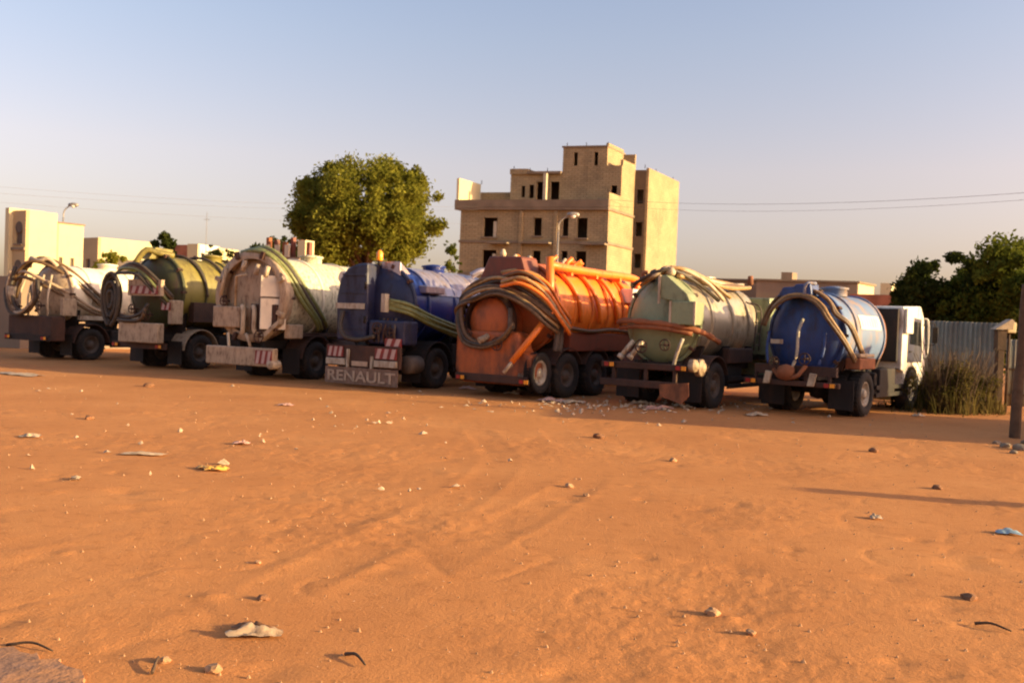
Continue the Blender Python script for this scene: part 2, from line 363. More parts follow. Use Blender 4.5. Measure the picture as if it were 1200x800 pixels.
    r3 = N(nt, 'ShaderNodeValToRGB'); e = r3.color_ramp.elements       # scattered pale grit
    e[0].position = .70; e[0].color = (0, 0, 0, 1); e[1].position = .76; e[1].color = (1, 1, 1, 1)
    nt.links.new(ns(32, 3, .5).outputs[0], r3.inputs[0])
    mx2 = N(nt, 'ShaderNodeMix', data_type='RGBA'); mx2.inputs[7].default_value = (.72, .46, .28, 1)
    nt.links.new(r3.outputs[0], mx2.inputs[0]); nt.links.new(mx.outputs[2], mx2.inputs[6])
    nt.links.new(mx2.outputs[2], b.inputs['Base Color'])
    bp = N(nt, 'ShaderNodeBump'); bp.inputs['Distance'].default_value = .008; bp.inputs['Strength'].default_value = 1
    nt.links.new(ns(40, 6, .7).outputs[0], bp.inputs['Height']); nt.links.new(bp.outputs[0], b.inputs['Normal'])
    o = bpy.data.objects.new('ground', me); C.objects.link(o); o['kind'] = 'structure'
    o['label'] = 'trodden red sandy ground of the open lot'
build_ground()
# corner of a tarred road at the bottom left
a, b_, c_ = gp(-60, 752), gp(40, 768), gp(125, 812)
g = MB(); r_ = random.Random(5); edge = []
for k in range(25):
    t = k/24; p = (a*(1-t)+b_*t*2 if False else a.lerp(b_, min(1, t*2)) if t < .5 else b_.lerp(c_, t*2-1))
    edge.append((p.x+r_.uniform(-.03, .03), p.y+r_.uniform(-.04, .04)))
poly = edge+[(c_.x+.6, 0.5), (a.x-3, .5), (a.x-4, a.y+.2)]
n_ = len(poly)
me = g.add([(x, y, .020) for x, y in poly]+[(x*1.0, y+.05, -.05) for x, y in poly], [tuple(range(n_))]+[(i, (i+1) % n_, n_+(i+1) % n_, n_+i) for i in range(n_)])
tar = mat('sandy_worn_tar', (.24, .125, .075), .95, var=.3, scale=14, dirt=(.44, .2, .08), dirt_amt=.55, dirt_scale=4, bump=.01, bump_scale=30)
o = g.build('road', tar); o['kind'] = 'structure'; o['label'] = 'crumbling sand-strewn tar at the near corner'

# ------------------------------------------------------------------ trucks
def wheel_master(name, rimmat, r=.52):
    o = MB().lathe([(.29, -.10), (.30, -.13), (.40, -.15), (.48, -.145), (r-.01, -.11), (r, -.05), (r, .05), (r-.01, .11), (.48, .145), (.40, .15), (.30, .13), (.29, .10)], axis='X', seg=32)
    for k in range(30):          # tread blocks
        t = 2*math.pi*k/30; rot = Matrix.Rotation(t, 3, 'X')
        for s in (-1, 1): o.box(rot @ Vector((s*.065, 0, r)), (.10, .06, .025), rot)
    w_ = o.build(name, 'tyre')
    rb = MB().lathe([(0.0, -.02), (.10, -.02), (.22, -.04), (.25, -.10), (.295, -.11), (.295, .11), (.27, .12), (.25, .09), (.21, .01), (.12, .03), (.11, .10), (.085, .12), (0.0, .12)], axis='X', seg=28)
    for k in range(8):
        t = 2*math.pi*k/8; rb.cyl((.03, .16*math.cos(t), .16*math.sin(t)), (.06, .16*math.cos(t), .16*math.sin(t)), .018, seg=6)
    rb.build('rim', rimmat, w_)
    return w_
def chevron(t, x0, x1, z0, z1, y, n=3, lean=.4, base='redplate'):
    p = MB().bb(x0, x1, y-.012, y+.012, z0, z1).build('warning_plate', base, t)
    wd = (x1-x0)/n
    for k in range(n):
        a0 = x0+wd*(k+.12); a1 = a0+wd*.52; h = z1-z0; d = min(lean*h, wd*.3)
        MB().prism([(a0, z0+.01), (a1, z0+.01), (a1+d, z1-.01), (a0+d, z1-.01)], y-.017, y-.0125, 'XZ').build('stripe', 'whiteplate', p)
    return p
def arc_pts(Rr, zc, y_, a0, a1, n=9, dy=0.0, sx=1.0):
    return [(Rr*sx*math.sin(R(a0+(a1-a0)*k/n)), y_+dy*k/n, zc+Rr*math.cos(R(a0+(a1-a0)*k/n))) for k in range(n+1)]
def hoses(t, pts, n, m, r=.055, spread=(0, 0, .1), jit=.04, seed=1, name='hose'):
    rr = random.Random(seed)
    for k in range(n):
        f = k-(n-1)/2
        P = [(x+spread[0]*f+rr.uniform(-jit, jit), y+spread[1]*f+rr.uniform(-jit, jit), z+spread[2]*f+rr.uniform(-jit, jit)) for x, y, z in pts]
        mm = m if isinstance(m, str) else m[k % len(m)]
        MB().tube(P, r).build(name, mm, t)
class Truck:
    def __init__(s, label, org, H, ya, wb, rimmat, tandem=False, cabm='white', w=1.15, frame='black', r=.52, clen=1.9, ctop=2.7):
        s.t = t = thing('vacuum_tanker_truck', label, 'truck', (org[0], org[1], 0), -R(H), 'vacuum tanker trucks parked side by side in a row')
        s.w = w; s.ya = ya; s.wb = wb; yf = ya+wb+(1.35 if tandem else 0); s.yf = yf; yc = yf-.85; s.yc = yc
        for x in (-.42, .42): MB().bb(x-.05, x+.05, .02, yf+.7, .82, 1.04).build('chassis_rail', frame, t)
        for y_ in np.arange(.25, yf, 1.1): MB().bb(-.37, .37, y_-.05, y_+.05, .86, 1.0).build('cross_member', frame, t)
        wm = wheel_master('wheel', rimmat, r); first = True
        axles = [(ya, True)]+([(ya+1.35, True)] if tandem else [])+[(yf, False)]
        for y_, dual in axles:
            ax = MB().cyl((-.9, y_, r), (.9, y_, r), .07, seg=10)
            if dual: ax.lathe([(0, -.2), (.16, -.16), (.2, 0), (.16, .16), (0, .2)], (0, y_, r), 'X', 14)
            ax.build('axle', frame, t)
            sp = MB()
            for x in (-.5, .5):
                for q in range(4): sp.bb(x-.04, x+.04, y_-.55+q*.07, y_+.55-q*.07, .60+q*.022, .618+q*.022)
            sp.build('leaf_spring', frame, t)
            for sgn in (1, -1):
                for x in ((w-.15, w-.48) if dual else (w-.16,)):
                    rot = (random.uniform(0, 6), 0, 0 if sgn > 0 else math.pi)
                    if first: wm.parent = t; wm.location = (sgn*x, y_, r); wm.rotation_euler = rot; first = False
                    else: copy_part(wm, t, (sgn*x, y_, r), rot)
        s.cab(yc, cabm, clen, ctop)
        ye = axles[-2][0]
        for sgn in (-1, 1):  # side skirts and underbody clutter added to keep low sun from beneath the truck
            for z in (.42, .60): MB().bb(*sorted((sgn*(w-.06), sgn*(w-.02))), ye+.72, yf-.72, z, z+.10).build('added_sun_skirt', frame, t)
            MB().bb(*sorted((sgn*.50, sgn*(w-.10))), ye+.8, ye+1.75, .46, 1.0).build('fuel_tank' if sgn > 0 else 'battery_box', frame, t, bevel=.05)
            MB().bb(*sorted((sgn*(w-.62), sgn*(w-.04))), ya-.72, ya-.70, .16, .84).build('mud_flap', 'black', t)
        MB().cyl((0, ye, .62), (0, yf-.4, .80), .05, seg=10).build('drive_shaft', frame, t)
        MB().bb(-.36, .36, yf-.5, yf+.6, .42, 1.0).build('engine', 'black', t, bevel=.05)
        MB().bb(-.40, .40, ye+.75, ye+1.7, .5, .8).build('pump_unit', frame, t, bevel=.05)
    def cab(s, yc, m, L=1.9, top=2.7):
        t = s.t; w = s.w; y1 = yc+L; yf = s.yf
        arch = [(yf+.62*math.cos(R(a)), .52+.62*math.sin(R(a))) for a in range(170, 9, -20)]
        poly = [(yc, top-.06), (yc, 1.05), (yf-.64, 1.0)]+arch+[(yf+.66, .62), (y1+.02, .60), (y1+.04, 1.55), (y1-.22, top-.28), (y1-.5, top)]
        body = MB().prism(poly, -w+.04, w-.04, 'YZ').build('cab', m, t, bevel=.04)
        dk = [(yf-.45, 1.24), (yf+.72, 1.24), (yf+.72, 1.6), (yf+.55, top-.35), (yf-.42, top-.3)]
        wn = [(yf-.33, 1.72), (yf+.62, 1.66), (yf+.46, top-.43), (yf-.32, top-.40)]
        for sgn in (-1, 1):
            a = sgn*(w-.04)
            d = MB().prism(dk, a, a+sgn*.018, 'YZ').build('door', m, t, bevel=.006)
            MB().prism(wn, a+sgn*.019, a+sgn*.027, 'YZ').build('window', 'glass', d)
            MB().bb(min(a+sgn*.019, a+sgn*.045), max(a+sgn*.019, a+sgn*.045), yf-.36, yf-.18, 1.5, 1.54).build('handle', 'black', d)
            ar = MB().tube([(a, y1-.3, top-.5), (a+sgn*.22, y1-.05, top-.45), (a+sgn*.24, y1-.02, 1.75), (a, y1-.1, 1.7)], .014, 6).build('mirror', 'black', t)
            MB().box((a+sgn*.25, y1-.05, top-.75), (.14, .05, .42)).build('mirror_glass', 'black', ar, bevel=.015)
            MB().lathe([(0, -.03), (.07, -.02), (.085, .02), (0, .03)], (sgn*(w-.34), y1+.05, .86), 'Y', 16).build('headlight', 'lampglass', t)
        MB().prism([(-w+.16, 1.62), (w-.16, 1.62), (w-.2, top-.34), (-w+.2, top-.34)], 0, .012, 'XZ').build('windscreen', 'glass', t, loc=(0, y1+.047, -.10+.1), rot=(R(12.8), 0, 0)).location = (0, y1+.39, .04)
        gr = MB()
        for k in range(5): gr.bb(-.6, .6, y1+.03, y1+.06, 1.05+k*.085, 1.10+k*.085)
        gr.build('grille', 'black', t)
        MB().bb(-w, w, y1, y1+.16, .50, .74).build('front_bumper', m, t, bevel=.03)
        MB().prism([(yc, 1.06), (yc, 1.2), (yf-.6, 1.2), (yf-.6, 1.06)], -w+.1, w-.1, 'YZ').build('cab_floor', 'black', t)
    def tank(s, m, Rr, zc, y0, y1, rear=None, dent=.03, rings=(), ringm=None, dish=.26, sx=1.0, flange=True, saddle='black'):
        t = s.t; s.R = Rr; s.zc = zc; s.y0 = y0; s.y1 = y1; s.sx = sx
        n = 22; prof = [(Rr, y0+(y1-y0)*k/n) for k in range(n+1)]+[(Rr*.93, y1+dish*.35), (Rr*.7, y1+dish*.72), (Rr*.35, y1+dish*.95), (0.001, y1+dish)]
        tk = MB().lathe(prof, (0, 0, zc), 'Y', 48, dent, sx, seed=y1*3+Rr).build('tank', m, t)
        rear = rear or m
        MB().lathe([(0.001, y0-dish), (Rr*.35, y0-dish*.95), (Rr*.7, y0-dish*.72), (Rr*.92, y0-dish*.35), (Rr*.995, y0-.01)], (0, 0, zc), 'Y', 48, dent*.7, sx, seed=9).build('rear_door', rear, t)
        if flange:
            MB().lathe([(Rr+.01, y0-.03), (Rr+.07, y0-.03), (Rr+.07, y0+.05), (Rr+.01, y0+.05)], (0, 0, zc), 'Y', 48, 0, sx).build('door_flange', rear, t)
            for k in range(10):
                a = R(18+36*k); x, z = (Rr+.05)*math.sin(a)*sx, zc+(Rr+.05)*math.cos(a)
                MB().box((0, 0, 0), (.07, .16, .10)).build('door_clamp', 'brown', t, loc=(x, y0, z), rot=(0, a, 0))
        for yr in rings:
            MB().lathe([(Rr+.004, yr-.035), (Rr+.045, yr-.03), (Rr+.045, yr+.03), (Rr+.004, yr+.035)], (0, 0, zc), 'Y', 48, 0, sx).build('tank_band', ringm or m, tk)
        sd_ = MB()
        for y_ in (y0+.35, (y0+y1)/2, y1-.35):
            sd_.prism([(-.75, 1.05), (.75, 1.05), (.85, zc-Rr*.55), (-.85, zc-Rr*.55)], y_-.06, y_+.06, 'XZ')
        sd_.build('tank_saddle', saddle, t)
        mh = MB().lathe([(.30, 0), (.30, .16), (.34, .17), (.34, .21), (.1, .25), (0.001, .25)], (0, y0+(y1-y0)*.55, zc+Rr-.03), 'Z', 24).build('manhole', m, tk)
    def fender(s, m, y_, sgn=1, r0=.66, span=(5, 175)):
        f = MB(); pr = []; w = s.w
        for a in np.linspace(span[0], span[1], 13): pr.append((y_+r0*math.cos(R(a)), .52+r0*math.sin(R(a))))
        po = pr+[(y_+(r0+.03)*math.cos(R(a)), .52+(r0+.03)*math.sin(R(a))) for a in np.linspace(span[1], span[0], 13)]
        n = 13
        for k in range(n-1):
            q = [pr[k], pr[k+1], po[2*n-2-k], po[2*n-1-k]]
            f.prism(q, *(sorted((sgn*(w-.62), sgn*(w+.01)))), plane='YZ')
        return f.build('mudguard', m, s.t)

def rear_kit(T, y, z, lights=True, ladder=None, wheels=()):
    t = T.t; w = T.w
    if lights:
        for x in (-w+.22, w-.22):
            l = MB().bb(x-.13, x+.13, y-.05, y, z, z+.11).build('tail_light', 'black', t, bevel=.01)
            MB().bb(x-.12, x-.01, y-.06, y-.052, z+.01, z+.10).build('red_lens', 'redlens', l); MB().bb(x+.01, x+.12, y-.06, y-.052, z+.01, z+.10).build('amber_lens', 'amber', l)
    for (x, yy, zz, rr_) in wheels:      # hand wheels on the valves
        h = MB().tube([(rr_*math.cos(R(a)), 0, rr_*math.sin(R(a))) for a in range(0, 361, 30)], .016, 6, 2)
        for k in range(4): h.cyl((0, 0, 0), (rr_*math.cos(R(90*k)), 0, rr_*math.sin(R(90*k))), .012, seg=6)
        h.cyl((0, -.02, 0), (0, .22, 0), .03, seg=8); h.build('hand_wheel', 'brown', t, loc=(x, yy, zz))
    if ladder:
        x, yy, z0, z1 = ladder
        for s_ in (-.17, .17): MB().tube([(x, yy+s_, z0), (x+.02, yy+s_, z1-.2), (x-.25, yy+s_, z1)], .02, 6).build('ladder_rail', 'rim_dark', t)
        for k in range(int((z1-z0)/.28)): MB().cyl((x, yy-.17, z0+.14+.28*k), (x, yy+.17, z0+.14+.28*k), .014, seg=6).build('rung', 'rim_dark', t)
# --- truck 1: cream tank, far left
T = Truck('cream suction tanker at the far left end of the row, hoses looped over its rear', (-15.5, 29.2), 28, 1.2, 4.2, 'rim_dark', cabm='white')
t = T.t
T.tank('cream', .93, 2.16, .55, 4.25, 'pinkgrey', rings=(1.3, 2.9), dish=.3)
T.fender('brown', 1.2); T.fender('brown', 1.2, -1)
MB().bb(1.0, 1.14, .75, 3.2, 1.33, 1.47).build('side_rail', 'rim', t)
MB().bb(-1.12, 1.1, -.25, .25, .62, 1.42).build('rear_box', 'brown', t, bevel=.04)
MB().bb(-1.15, 1.1, -.34, -.26, .62, .80).build('rear_bumper', 'black', t)
MB().bb(1.0, 1.16, .1, .6, 1.45, 2.0).build('tool_box', 'pinkgrey', t, bevel=.02)
for x in (-.75, -.3, .25, .7): MB().tube([(x, -.1, 1.4), (x+.05, -.16, 2.0), (x*.9, .05, 2.75)], .035).build('door_rib', 'palepipe', t)
hoses(t, [(-1.05, -.2, 1.9), (-.8, -.15, 2.7), (-.2, 0, 3.22), (.45, .5, 3.0), (.95, 1.2, 2.3), (1.1, 1.9, 1.62)], 3, ['hose_brown', 'hose_dark'], .055, (0, .12, .05), .04, 2)
hoses(t, [(-.9, -.25, 2.9), (-1.0, -.35, 2.2), (-.7, -.38, 1.6), (-.1, -.38, 1.5), (.4, -.35, 1.9), (.3, -.3, 2.5)], 4, ['hose_dark', 'pinkgrey', 'hose_brown'], .06, (.07, .02, .06), .05, 33)
hoses(t, [(-1.1, -.1, 2.5), (-.5, -.25, 2.75), (.2, -.2, 2.6), (.85, .5, 2.1), (1.1, 1.3, 1.62), (1.12, 2.4, 1.5)], 2, ['hose_brown', 'pinkgrey'], .05, (.04, 0, .14), .03, 3)
MB().tube([(-.6, .1, 3.0), (-.45, .05, 3.3), (-.1, .05, 3.2), (.2, .2, 3.28), (.4, .4, 3.05)], .07).build('suction_pipe', 'palepipe', t)
MB().cyl((-.9, -.3, 1.75), (-.9, -.3, 2.35), .13).build('valve', 'palepipe', t)

rear_kit(T, -.345, .66, wheels=((-.6, -.35, 1.7, .16), (.5, -.3, 1.75, .14)), ladder=(1.02, 3.5, 1.3, 2.6))
# --- truck 2: olive green
T = Truck('olive green suction tanker between the leftmost cream tank and the round cream door', (-10.95, 26.55), 28, 1.2, 4.3, 'rim_dark', cabm='olive')
t = T.t
T.tank('olive', 1.06, 2.3, .5, 4.3, 'olive_dark', rings=(1.4, 2.5, 3.5), ringm='olive_dark')
T.fender('pinkgrey', 1.2); T.fender('brown', 1.2, -1)
MB().bb(-.55, 1.12, -.42, -.18, .78, 1.36).build('rear_bumper', 'pinkgrey', t, bevel=.03)
MB().bb(-1.12, 1.12, -.16, -.06, .60, .78).build('bumper_bar', 'brown', t)
MB().bb(-.45, .95, -.2, -.08, 2.15, 2.62).build('light_board', 'pinkgrey', t)
chevron(t, -.3, .85, 2.2, 2.44, -.225, 4, .7)
MB().bb(.93, 1.16, .85, 2.05, 1.42, 2.02).build('tool_box', 'brown', t, bevel=.02)
q = MB().bb(.98, 1.165, .05, .45, 1.35, 2.05).build('side_cabinet', 'pinkgrey', t, bevel=.02)
chevron(t, .72, 1.1, 1.75, 1.98, .03, 2, .5)
MB().bb(.98, 1.12, 2.1, 3.7, 1.25, 1.38).build('side_rail', 'brown', t)
for y_ in (2.4, 3.5): MB().bb(.9, 1.12, y_, y_+.8, .7, 1.2).build('battery_box', 'black', t, bevel=.02)
for k in range(9):     # coil of dark suction hose hanging at the left of the door
    r0 = .06+.065*k; cy = -.30-.06*(k % 3)
    MB().tube([(-.92+r0*.62*math.sin(R(a)), cy+.02*math.sin(R(a*2)), 2.0+r0*1.35*math.cos(R(a))) for a in range(-170, 171, 34)], .06).build('hose', 'hose_dark', t)
for y_, dy in ((.9, .5), (1.7, .6), (2.6, .5)): MB().tube(arc_pts(1.13, 2.3, y_, -80, 95, 9, dy), .045).build('hose', 'hose_dark', t)
hoses(t, [(-1.0, -.1, 2.9), (-.4, -.35, 2.95), (.2, -.35, 2.9), (.75, -.2, 2.5), (1.05, .1, 2.0)], 4, ['hose_dark', 'hose_green', 'hose_brown'], .05, (.05, .03, .09), .05, 34)
hoses(t, [(-.9, -.3, 1.6), (-.3, -.42, 1.45), (.4, -.42, 1.5), (.6, -.4, 1.8)], 3, ['hose_dark', 'hose_brown'], .055, (.03, .02, .08), .04, 35)
MB().tube([(-.3, -.1, 3.1), (-.1, .1, 3.5), (.1, .4, 3.45), (.3, .8, 3.4)], .09).build('suction_pipe', 'olive', t)
MB().prism([(.1, 3.25), (.9, 3.3), (1.0, 3.6), (.35, 3.62)], -.35, .05, 'YZ').build('vent_box', 'olive', t, bevel=.02)

rear_kit(T, -.165, .63, wheels=((.5, -.3, 1.6, .16), (-.2, -.25, 1.75, .13)), ladder=(1.13, 3.8, 1.3, 2.9))
# --- truck 3: big round cream door
T = Truck('suction tanker with a big round cream rear door and arching green hoses', (-6.97, 23.87), 26, 1.4, 4.3, 'rim_dark', cabm='white')
t = T.t
T.tank('cream_spots', 1.1, 2.18, .25, 4.2, 'pinkgrey', rings=(1.6, 3.2), ringm='cream', dish=.2)
MB().lathe([(1.0, -.06), (1.2, -.08), (1.22, .02), (1.2, .2), (1.1, .22)], (0, 0, 2.2), 'Y', 40).build('door_ring', 'pinkgrey', t)
fr = MB()
fr.tube([(-.42, -.14, 1.72), (-.42, -.16, 2.72), (-.05, -.16, 2.78)], .04, sub=1)
fr.build('door_pipe', 'palepipe', t)
MB().tube([(-.95, -.14, 2.2), (-.82, -.14, 2.95)], .05, sub=1).build('door_pipe', 'palepipe', t)
for x in (-.05, .33): MB().tube([(x-.08, -.2, 1.95), (x, -.24, 1.8), (x, -.24, 1.35), (x+.05*(1 if x > 0 else -1), -.2, 1.2)], .065).build('drain_pipe', 'palepipe', t)
MB().tube([(-.5, -.3, 1.22), (-.34, -.34, .62), (.12, -.34, .60), (.3, -.3, .8), (.12, -.3, 1.22)], .04, sub=2).build('guard_loop', 'palepipe', t)
MB().bb(-1.15, -.2, -.22, .1, 1.35, 1.92).build('pump_box', 'pinkgrey', t, bevel=.04)
MB().bb(.1, .95, -.14, -.02, 1.3, 2.0).build('door_panel', 'brown', t, bevel=.02)
MB().prism([(.62, -.34), (1.08, .12), (1.02, .15), (.56, -.30)], 1.35, 2.15, 'XY').build('side_plate', 'cream', t, bevel=.01)
MB().prism([(.55, -.28), (.98, .1), (.92, .13), (.5, -.24)], 2.2, 2.75, 'XY').build('side_plate', 'cream', t, bevel=.01)
MB().prism([(.5, 1.02), (1.1, 1.5), (1.12, 1.62), (.45, 1.14)], -.2, .02, 'XZ').build('door_strut', 'palepipe', t)
for x, z in ((-.18, 3.0), (.28, 2.9), (.6, 2.85)): MB().cyl((x, -.18, z-.14), (x+.05, -.14, z+.14), .07, seg=10).build('hinge_lug', 'palepipe', t)
for k in range(8):
    a = R(22+45*k); MB().box((0, 0, 0), (.1, .12, .2)).build('door_clamp', 'palepipe' if k in (1, 2, 6) else 'brown', t, loc=(1.16*math.sin(a), -.1, 2.2+1.16*math.cos(a)), rot=(0, a, 0))
hoses(t, [(-.35, .15, 3.42), (.15, .1, 3.46), (.62, .1, 3.3), (1.05, .3, 2.85), (1.25, .75, 2.15), (1.3, 1.2, 1.65), (1.2, 1.5, 1.4)], 4, ['hose_green', 'hose_green', 'hose_dark'], .06, (.02, .09, .03), .02, 4)
MB().bb(-1.16, 1.15, -.42, -.22, .38, .86).build('rear_bumper', 'pinkgrey', t, bevel=.03)
chevron(t, .58, 1.12, .45, .80, -.432, 3, .6)
MB().lathe([(.02, -.02), (.10, -.02), (.12, .03), (.12, .3)], (1.08, -.44, .44), 'Y', 16).build('pipe_end', 'palepipe', t)
MB().bb(1.0, 1.16, .15, .75, 1.12, 1.5).build('tool_box', 'pinkgrey', t, bevel=.03)
MB().bb(.95, 1.13, .75, 2.5, 1.18, 1.28).build('side_rail', 'brown', t); T.fender('brown', 1.4); T.fender('brown', 1.4, -1)
MB().cyl((.85, 2.2, .82), (.85, 3.2, .82), .28, seg=20).build('fuel_tank', 'brown', t)

rear_kit(T, -.43, .5, False, wheels=((.55, -.3, 1.15, .15), (-.7, -.3, 2.05, .12)))
# --- truck 4: deep blue with chevron tail panel
T = Truck('deep blue suction tanker with chevrons and large letters on its tail panel', (-3.5, 22.56), 30, 1.25, 4.2, 'rim_dark', cabm='navy')
t = T.t
T.tank('blue', .98, 2.08, .35, 4.3, 'navy', rings=(1.0, 2.2, 3.4))
MB().prism([(-1.02, 1.15), (-1.06, 2.2), (-.96, 2.72), (-.72, 3.0), (-.4, 3.1), (-.08, 3.12), (-.05, 1.15)], -.22, .5, 'XZ').build('rear_cabinet', 'navy', t, bevel=.06)
MB().cyl((-.98, -.1, 2.75), (-.90, .5, 2.78), .16, seg=18).build('breather_pot', 'white', t)
for z in (1.45, 2.35, 2.8): MB().bb(-.95+.1*(z > 2.7), -.1, -.25, -.222, z, z+.05).build('cabinet_rib', 'navy', t)
for z in (1.7, 2.55): MB().cyl((-.08, -.26, z-.09), (-.08, -.26, z+.09), .035, seg=8).build('hinge', 'black', t)
MB().tube([(-.75, -.3, 1.9), (-.72, -.42, 1.5), (-.5, -.46, 1.25), (-.1, -.42, 1.2), (.3, -.3, 1.3)], .06).build('hose', 'hose_dark', t)
MB().bb(-1.02, -.12, -.28, -.225, 1.96, 2.10).build('light_bar', 'rim', t)
MB().prism([(.3, 2.55), (1.05, 2.55), (1.0, 2.75), (.3, 3.2)], -.05, .55, 'YZ').build('pump_hood', 'bluegrey', t, bevel=.03)
MB().cyl((.0, .15, 3.08), (.0, .15, 3.2), .05).build('beacon_stem', 'black', t)
MB().lathe([(.07, 0), (.085, .05), (.08, .2), (.04, .26), (.001, .27)], (.0, .15, 3.2), 'Z', 14).build('beacon', 'amber', t)
cl = MB()           # ribbed upper shell, warm sun on the dusty blue put into its colour
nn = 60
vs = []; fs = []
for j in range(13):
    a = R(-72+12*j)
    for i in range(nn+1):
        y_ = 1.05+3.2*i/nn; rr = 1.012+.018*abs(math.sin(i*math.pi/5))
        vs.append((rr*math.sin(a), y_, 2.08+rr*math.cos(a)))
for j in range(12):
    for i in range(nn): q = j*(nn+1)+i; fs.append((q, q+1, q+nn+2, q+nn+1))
cl.add(vs, fs, True).build('sunlit_tank_shell', 'bluegrey', t)
MB().bb(.82, 1.12, .7, 1.5, 2.42, 2.62).build('valve_box', 'bluegrey', t, bevel=.03)
hoses(t, [(.55, -.2, 2.1), (1.0, .1, 1.98), (1.13, .9, 1.72), (1.15, 1.9, 1.5), (1.13, 2.8, 1.38), (1.1, 3.7, 1.36)], 5, 'hose_green', .05, (.008, 0, .055), .025, 5)
MB().bb(.5, .62, -.36, -.2, 1.9, 2.35).build('hose_rest', 'rim', t)
MB().bb(.0, 1.1, -.2, .4, 1.1, 1.7).build('pump_casing', 'navy', t, bevel=.05)
MB().bb(-1.17, 1.13, -.42, -.40, .08, .50).build('tail_board', 'tailboard', t, bevel=.006)
text_mesh('RENAULT', .37, .006, 'lettering', 'letter', t, (-.02, -.435, .27), (R(90), 0, 0), 1.34)
for a_, b_ in ((-1.12, -.5), (.42, 1.1)): MB().bb(a_, b_, -.47, -.40, .55, .71).build('tail_light_bar', 'rim', t, bevel=.01)
MB().bb(-.46, -.40, -.46, -.40, .50, .95).build('upright', 'rim', t); MB().bb(.30, .36, -.46, -.40, .50, .80).build('upright', 'rim', t)
MB().bb(-.3, .2, -.44, -.42, .54, .66).build('number_plate', 'letter', t)
MB().bb(-1.17, 1.15, -.40, -.30, .52, 1.05).build('tail_panel', 'brown', t)
chevron(t, -1.1, -.6, .75, 1.01, -.42, 3, .4); chevron(t, .42, 1.08, .75, 1.01, -.42, 3, .5)
chevron(t, .62, 1.12, 1.06, 1.26, -.30, 2, .9)
MB().lathe([(.001, 0), (.2, .0), (.23, .05), (.23, .5), (.001, .52)], (1.0, .05, .62), 'Y', 18).build('air_tank', 'rim_dark', t)
T.fender('black', 1.25); T.fender('black', 1.25, -1)
MB().bb(.92, 1.1, 1.95, 3.4, .62, 1.15).build('side_cabinet', 'black', t, bevel=.03)
MB().tube([(.55, 3.6, 3.05), (.75, 3.8, 3.2), (.9, 4.1, 3.15), (1.0, 4.3, 2.8)], .09).build('suction_pipe', 'bluegrey', t)

rear_kit(T, -.43, .5, False, wheels=((.35, -.3, 1.5, .14), (.75, -.3, 1.4, .12)))
for k in range(5): MB().tube([(.2+.15*k, -.18, 1.15), (.22+.16*k, -.26, 1.4), (.3+.12*k, -.1, 1.75)], .03).build('pipe', ('black', 'rim_dark', 'brown')[k % 3], t)
# --- truck 5: orange
T = Truck('bright orange suction tanker with brown hoses draped round its tail', (-.13, 21.4), 36, 1.0, 4.3, 'rim_dark', tandem=True, cabm='orange', r=.54)
t = T.t
T.tank('orange', 1.08, 2.14, .5, 4.55, 'orange_dirty', rings=(1.3, 2.1, 2.9, 3.7), ringm='orange', dent=.05)
tub = [(-1.22, 1.55), (-1.24, .62), (-1.08, .30), (.95, .30), (1.05, .6), (1.05, 1.0), (.75, 1.1), (.6, 1.55)]
MB().prism(tub, -.42, .1, 'XZ').build('tail_tub', 'orange_dirty', t, bevel=.09)
MB().bb(-1.15, 1.0, -.50, -.42, .34, .52).build('rear_bumper', 'brown', t, bevel=.02)
MB().lathe([(.001, -.34), (.3, -.33), (.55, -.28), (.62, -.2), (.62, .3)], (-.35, 0, 1.75), 'Y', 28).build('dished_hatch', 'orange_dirty', t)
MB().lathe([(.64, -.3), (.72, -.3), (.72, -.1), (.64, -.1)], (-.35, 0, 1.75), 'Y', 28).build('hatch_ring', 'brown', t)
MB().tube([(.32, -.32, 1.4), (.34, -.36, 2.1)], .055, sub=1).build('door_pipe', 'rim_dark', t)
MB().cyl((-.35, -.62, 1.30), (-.25, -.4, 1.42), .075, seg=10).build('drain_valve', 'palepipe', t)
MB().prism([(-.95, 2.45), (.72, 2.6), (.45, 3.32), (-.5, 3.34)], -.16, .5, 'XZ').build('upper_door', 'redbrown', t, bevel=.05)
hoses(t, [(-1.28, -.1, 1.9), (-1.2, -.3, 2.25), (-.6, -.42, 2.5), (.1, -.45, 2.6), (.8, -.3, 2.35), (1.2, .0, 1.95), (1.28, .35, 1.75)], 8, ['hose_brown', 'hose_dark', 'hose_tan', 'hose_brown'], .045, (0, .03, .062), .05, 6)
hoses(t, [(.1, -.4, 2.75), (.6, -.3, 2.85), (1.05, .0, 2.6), (1.28, .35, 2.1), (1.3, .7, 1.75)], 6, ['orange', 'hose_tan', 'orange', 'hose_brown'], .045, (-.06, .08, .07), .05, 7)
hoses(t, [(-1.15, -.35, 2.2), (-1.12, -.5, 1.8), (-.85, -.52, 1.35), (-.35, -.52, 1.2), (.2, -.5, 1.35), (.5, -.45, 1.7)], 3, ['hose_brown', 'hose_dark'], .05, (.05, 0, .06), .03, 36)
MB().cyl((1.22, .15, 2.1), (.62, -.62, .85), .085, .075, seg=12).build('hydraulic_strut', 'orange', t)
MB().cyl((.70, -.52, 1.0), (.5, -.75, .6), .045, seg=10).build('strut_rod', 'palepipe', t)
MB().cyl((1.0, .35, 1.9), (.95, .3, 3.34), .10, seg=14).build('riser_pipe', 'orange', t)
MB().tube([(.95, .3, 3.15), (1.0, .8, 3.12), (.95, 2.4, 3.1), (.92, 4.6, 3.08), (.9, 4.75, 2.7)], .10).build('boom_pipe', 'orange', t)
